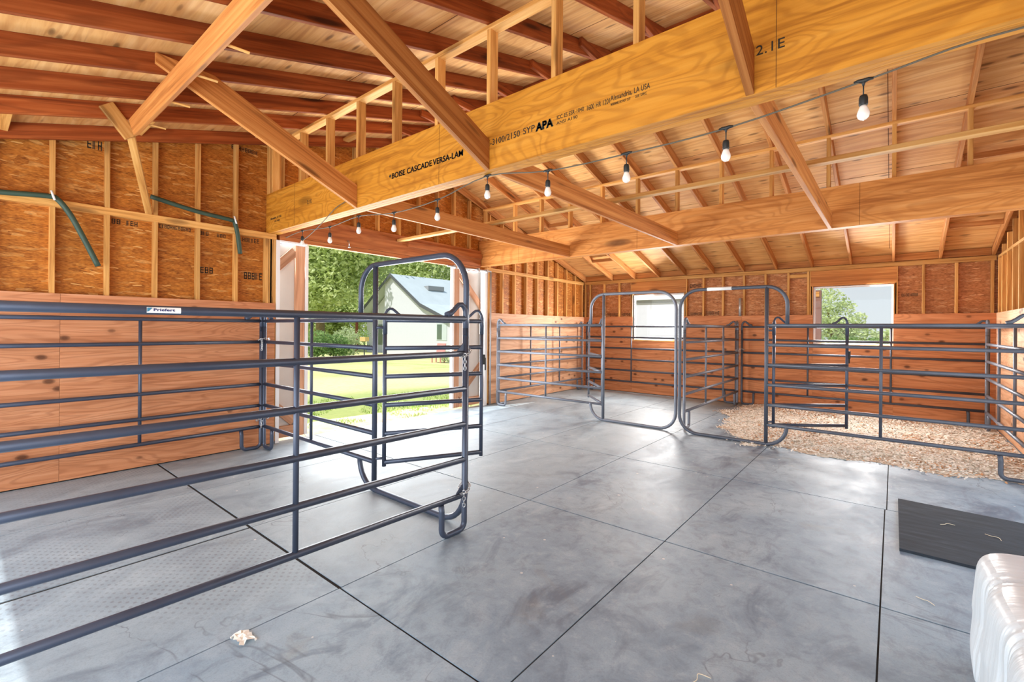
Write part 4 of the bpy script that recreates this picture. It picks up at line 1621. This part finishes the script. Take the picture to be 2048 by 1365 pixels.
c_ = hp(-17.9, .85)
wf = MB().box((a_[0], -.03, c_[1]), (c_[0], .02, a_[1])).build('window', M['shingle'], ho)
MB().box((a_[0] + .08, -.04, c_[1] + .06), (a_[0] + .62, -.031, a_[1] - .1)).build('pane', M['dark_glass'], wf)
r0 = hp(-26.4, 2.0)
MB().box((r0[0] - .09, .0, -.3), (r0[0] + .09, .18, r0[1])).build('porch_post', M['rust'], ho)
# planter, chair
x, y = at(729, 31.5)
t = thing('hanging_planter', 'yellow planter with trailing leaves by the house window', 'planter', (x, y, 0))
MB().box((-.32, -.15, .55), (.32, .15, .85)).build('box', M['yellow'], t)
MB().box((-.03, -.03, -1.0), (.03, .03, .56)).build('stand', M['rake'], t)
lf = MB()
rnd = random.Random(3)
for i in range(160):
    p = Vector((rnd.uniform(-.45, .45), rnd.uniform(-.25, .25), rnd.choice((rnd.uniform(.05, .5), rnd.uniform(.85, 1.3)))))
    lf.quad(p + Vector((-.05, 0, 0)), p + Vector((0, 0, -.04)), p + Vector((.05, 0, 0)), p + Vector((0, 0, .04)))
lf.build('leaves', M['leaf_dark'], t)
x, y = at(877, 27.4)
t = thing('garden_chair', 'small faded red garden chair against the white house wall', 'chair', (x, y, lz(x, y)), .4)
MB().box((-.3, -.3, .38), (.3, .3, .44)).build('seat', M['pink'], t)
MB().prism([(.26, .40), (.34, .40), (.50, 1.12), (.44, 1.12)], 'x', -.28, .28).build('backrest', M['pink'], t)
for sx in (-.27, .27):
    for sy in (-.27, .27):
        MB().box((sx - .03, sy - .03, -.02), (sx + .03, sy + .03, .39)).build('leg', M['pink'], t)
x, y = at(893, 27.2)
tree('potted_plant', 'small leafy plant beside the faded red garden chair', 'plant', x, y, [(0, 0, .35, .4)], M['leaf_pale'], 200, .07, False, None, 8)

# white outbuilding behind the left back window
sd = thing('outbuilding', 'plain white outbuilding seen through the left back window', 'building', (-7.5, 16, -.3))
MB().box((-6, 0, -.4), (4.0, 5, 3.9)).build('wall', M['house_wall'], sd)
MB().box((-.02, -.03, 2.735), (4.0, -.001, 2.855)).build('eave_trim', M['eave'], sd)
MB().box((-.05, -.10, 2.86), (4.3, 5.1, 3.2)).build('fascia', M['white'], sd)

# post and trees behind the right back window
po = MB().box((-.09, -.09, 0), (.09, .09, 2.75)).build('timber_post', M['brown_post'])
po.location = (-1.33, 12.3, -.35)
tag(po, 'brown timber post just outside the right back window', 'post')
tag(MB().box((-.06, -.10, 2.60), (.06, -.092, 2.72)).build('pale_plate', M['stud'], po), 'pale plate near the post top')
x, y = at(1668, 30)
tree('leafy_tree', 'loose green tree at the left of the right back window', 'tree', x, y, [(0, 0, 2.9, 1.3), (-.6, 0, 4.6, 1.3), (.7, 0, 2.6, 1.2), (1.4, 0, 2.4, .9), (-1, 0, 3.4, 1.3), (.6, 0, 4.2, .6), (1.2, 0, 3.5, .5)], M['leaf'], 5200, .11, seed=12, group=None)
x, y = at(1776, 33)
tree('leafy_tree', 'small green tree at the right edge of the right back window', 'tree', x, y, [(0, 0, 2.3, .9), (.7, 0, 2.7, .8), (-.5, 0, 2.0, .6)], M['leaf'], 2400, .11, seed=13)
for i, (u, lab) in enumerate(((1656, 'low hedge shrub behind the brown post outside the right back window'), (1702, 'low hedge shrub in the middle of the right back window'), (1752, 'low hedge shrub at right in the right back window'))):
    x, y = at(u, 28)
    tree('shrub', lab, 'shrub', x, y, [(-.5, 0, 1.1, .9), (.5, 0, 1.1, .9), (0, 0, 1.7, .7)], M['leaf_dark'], 2600, .09, False, 'hedge behind the barn', 30 + i)
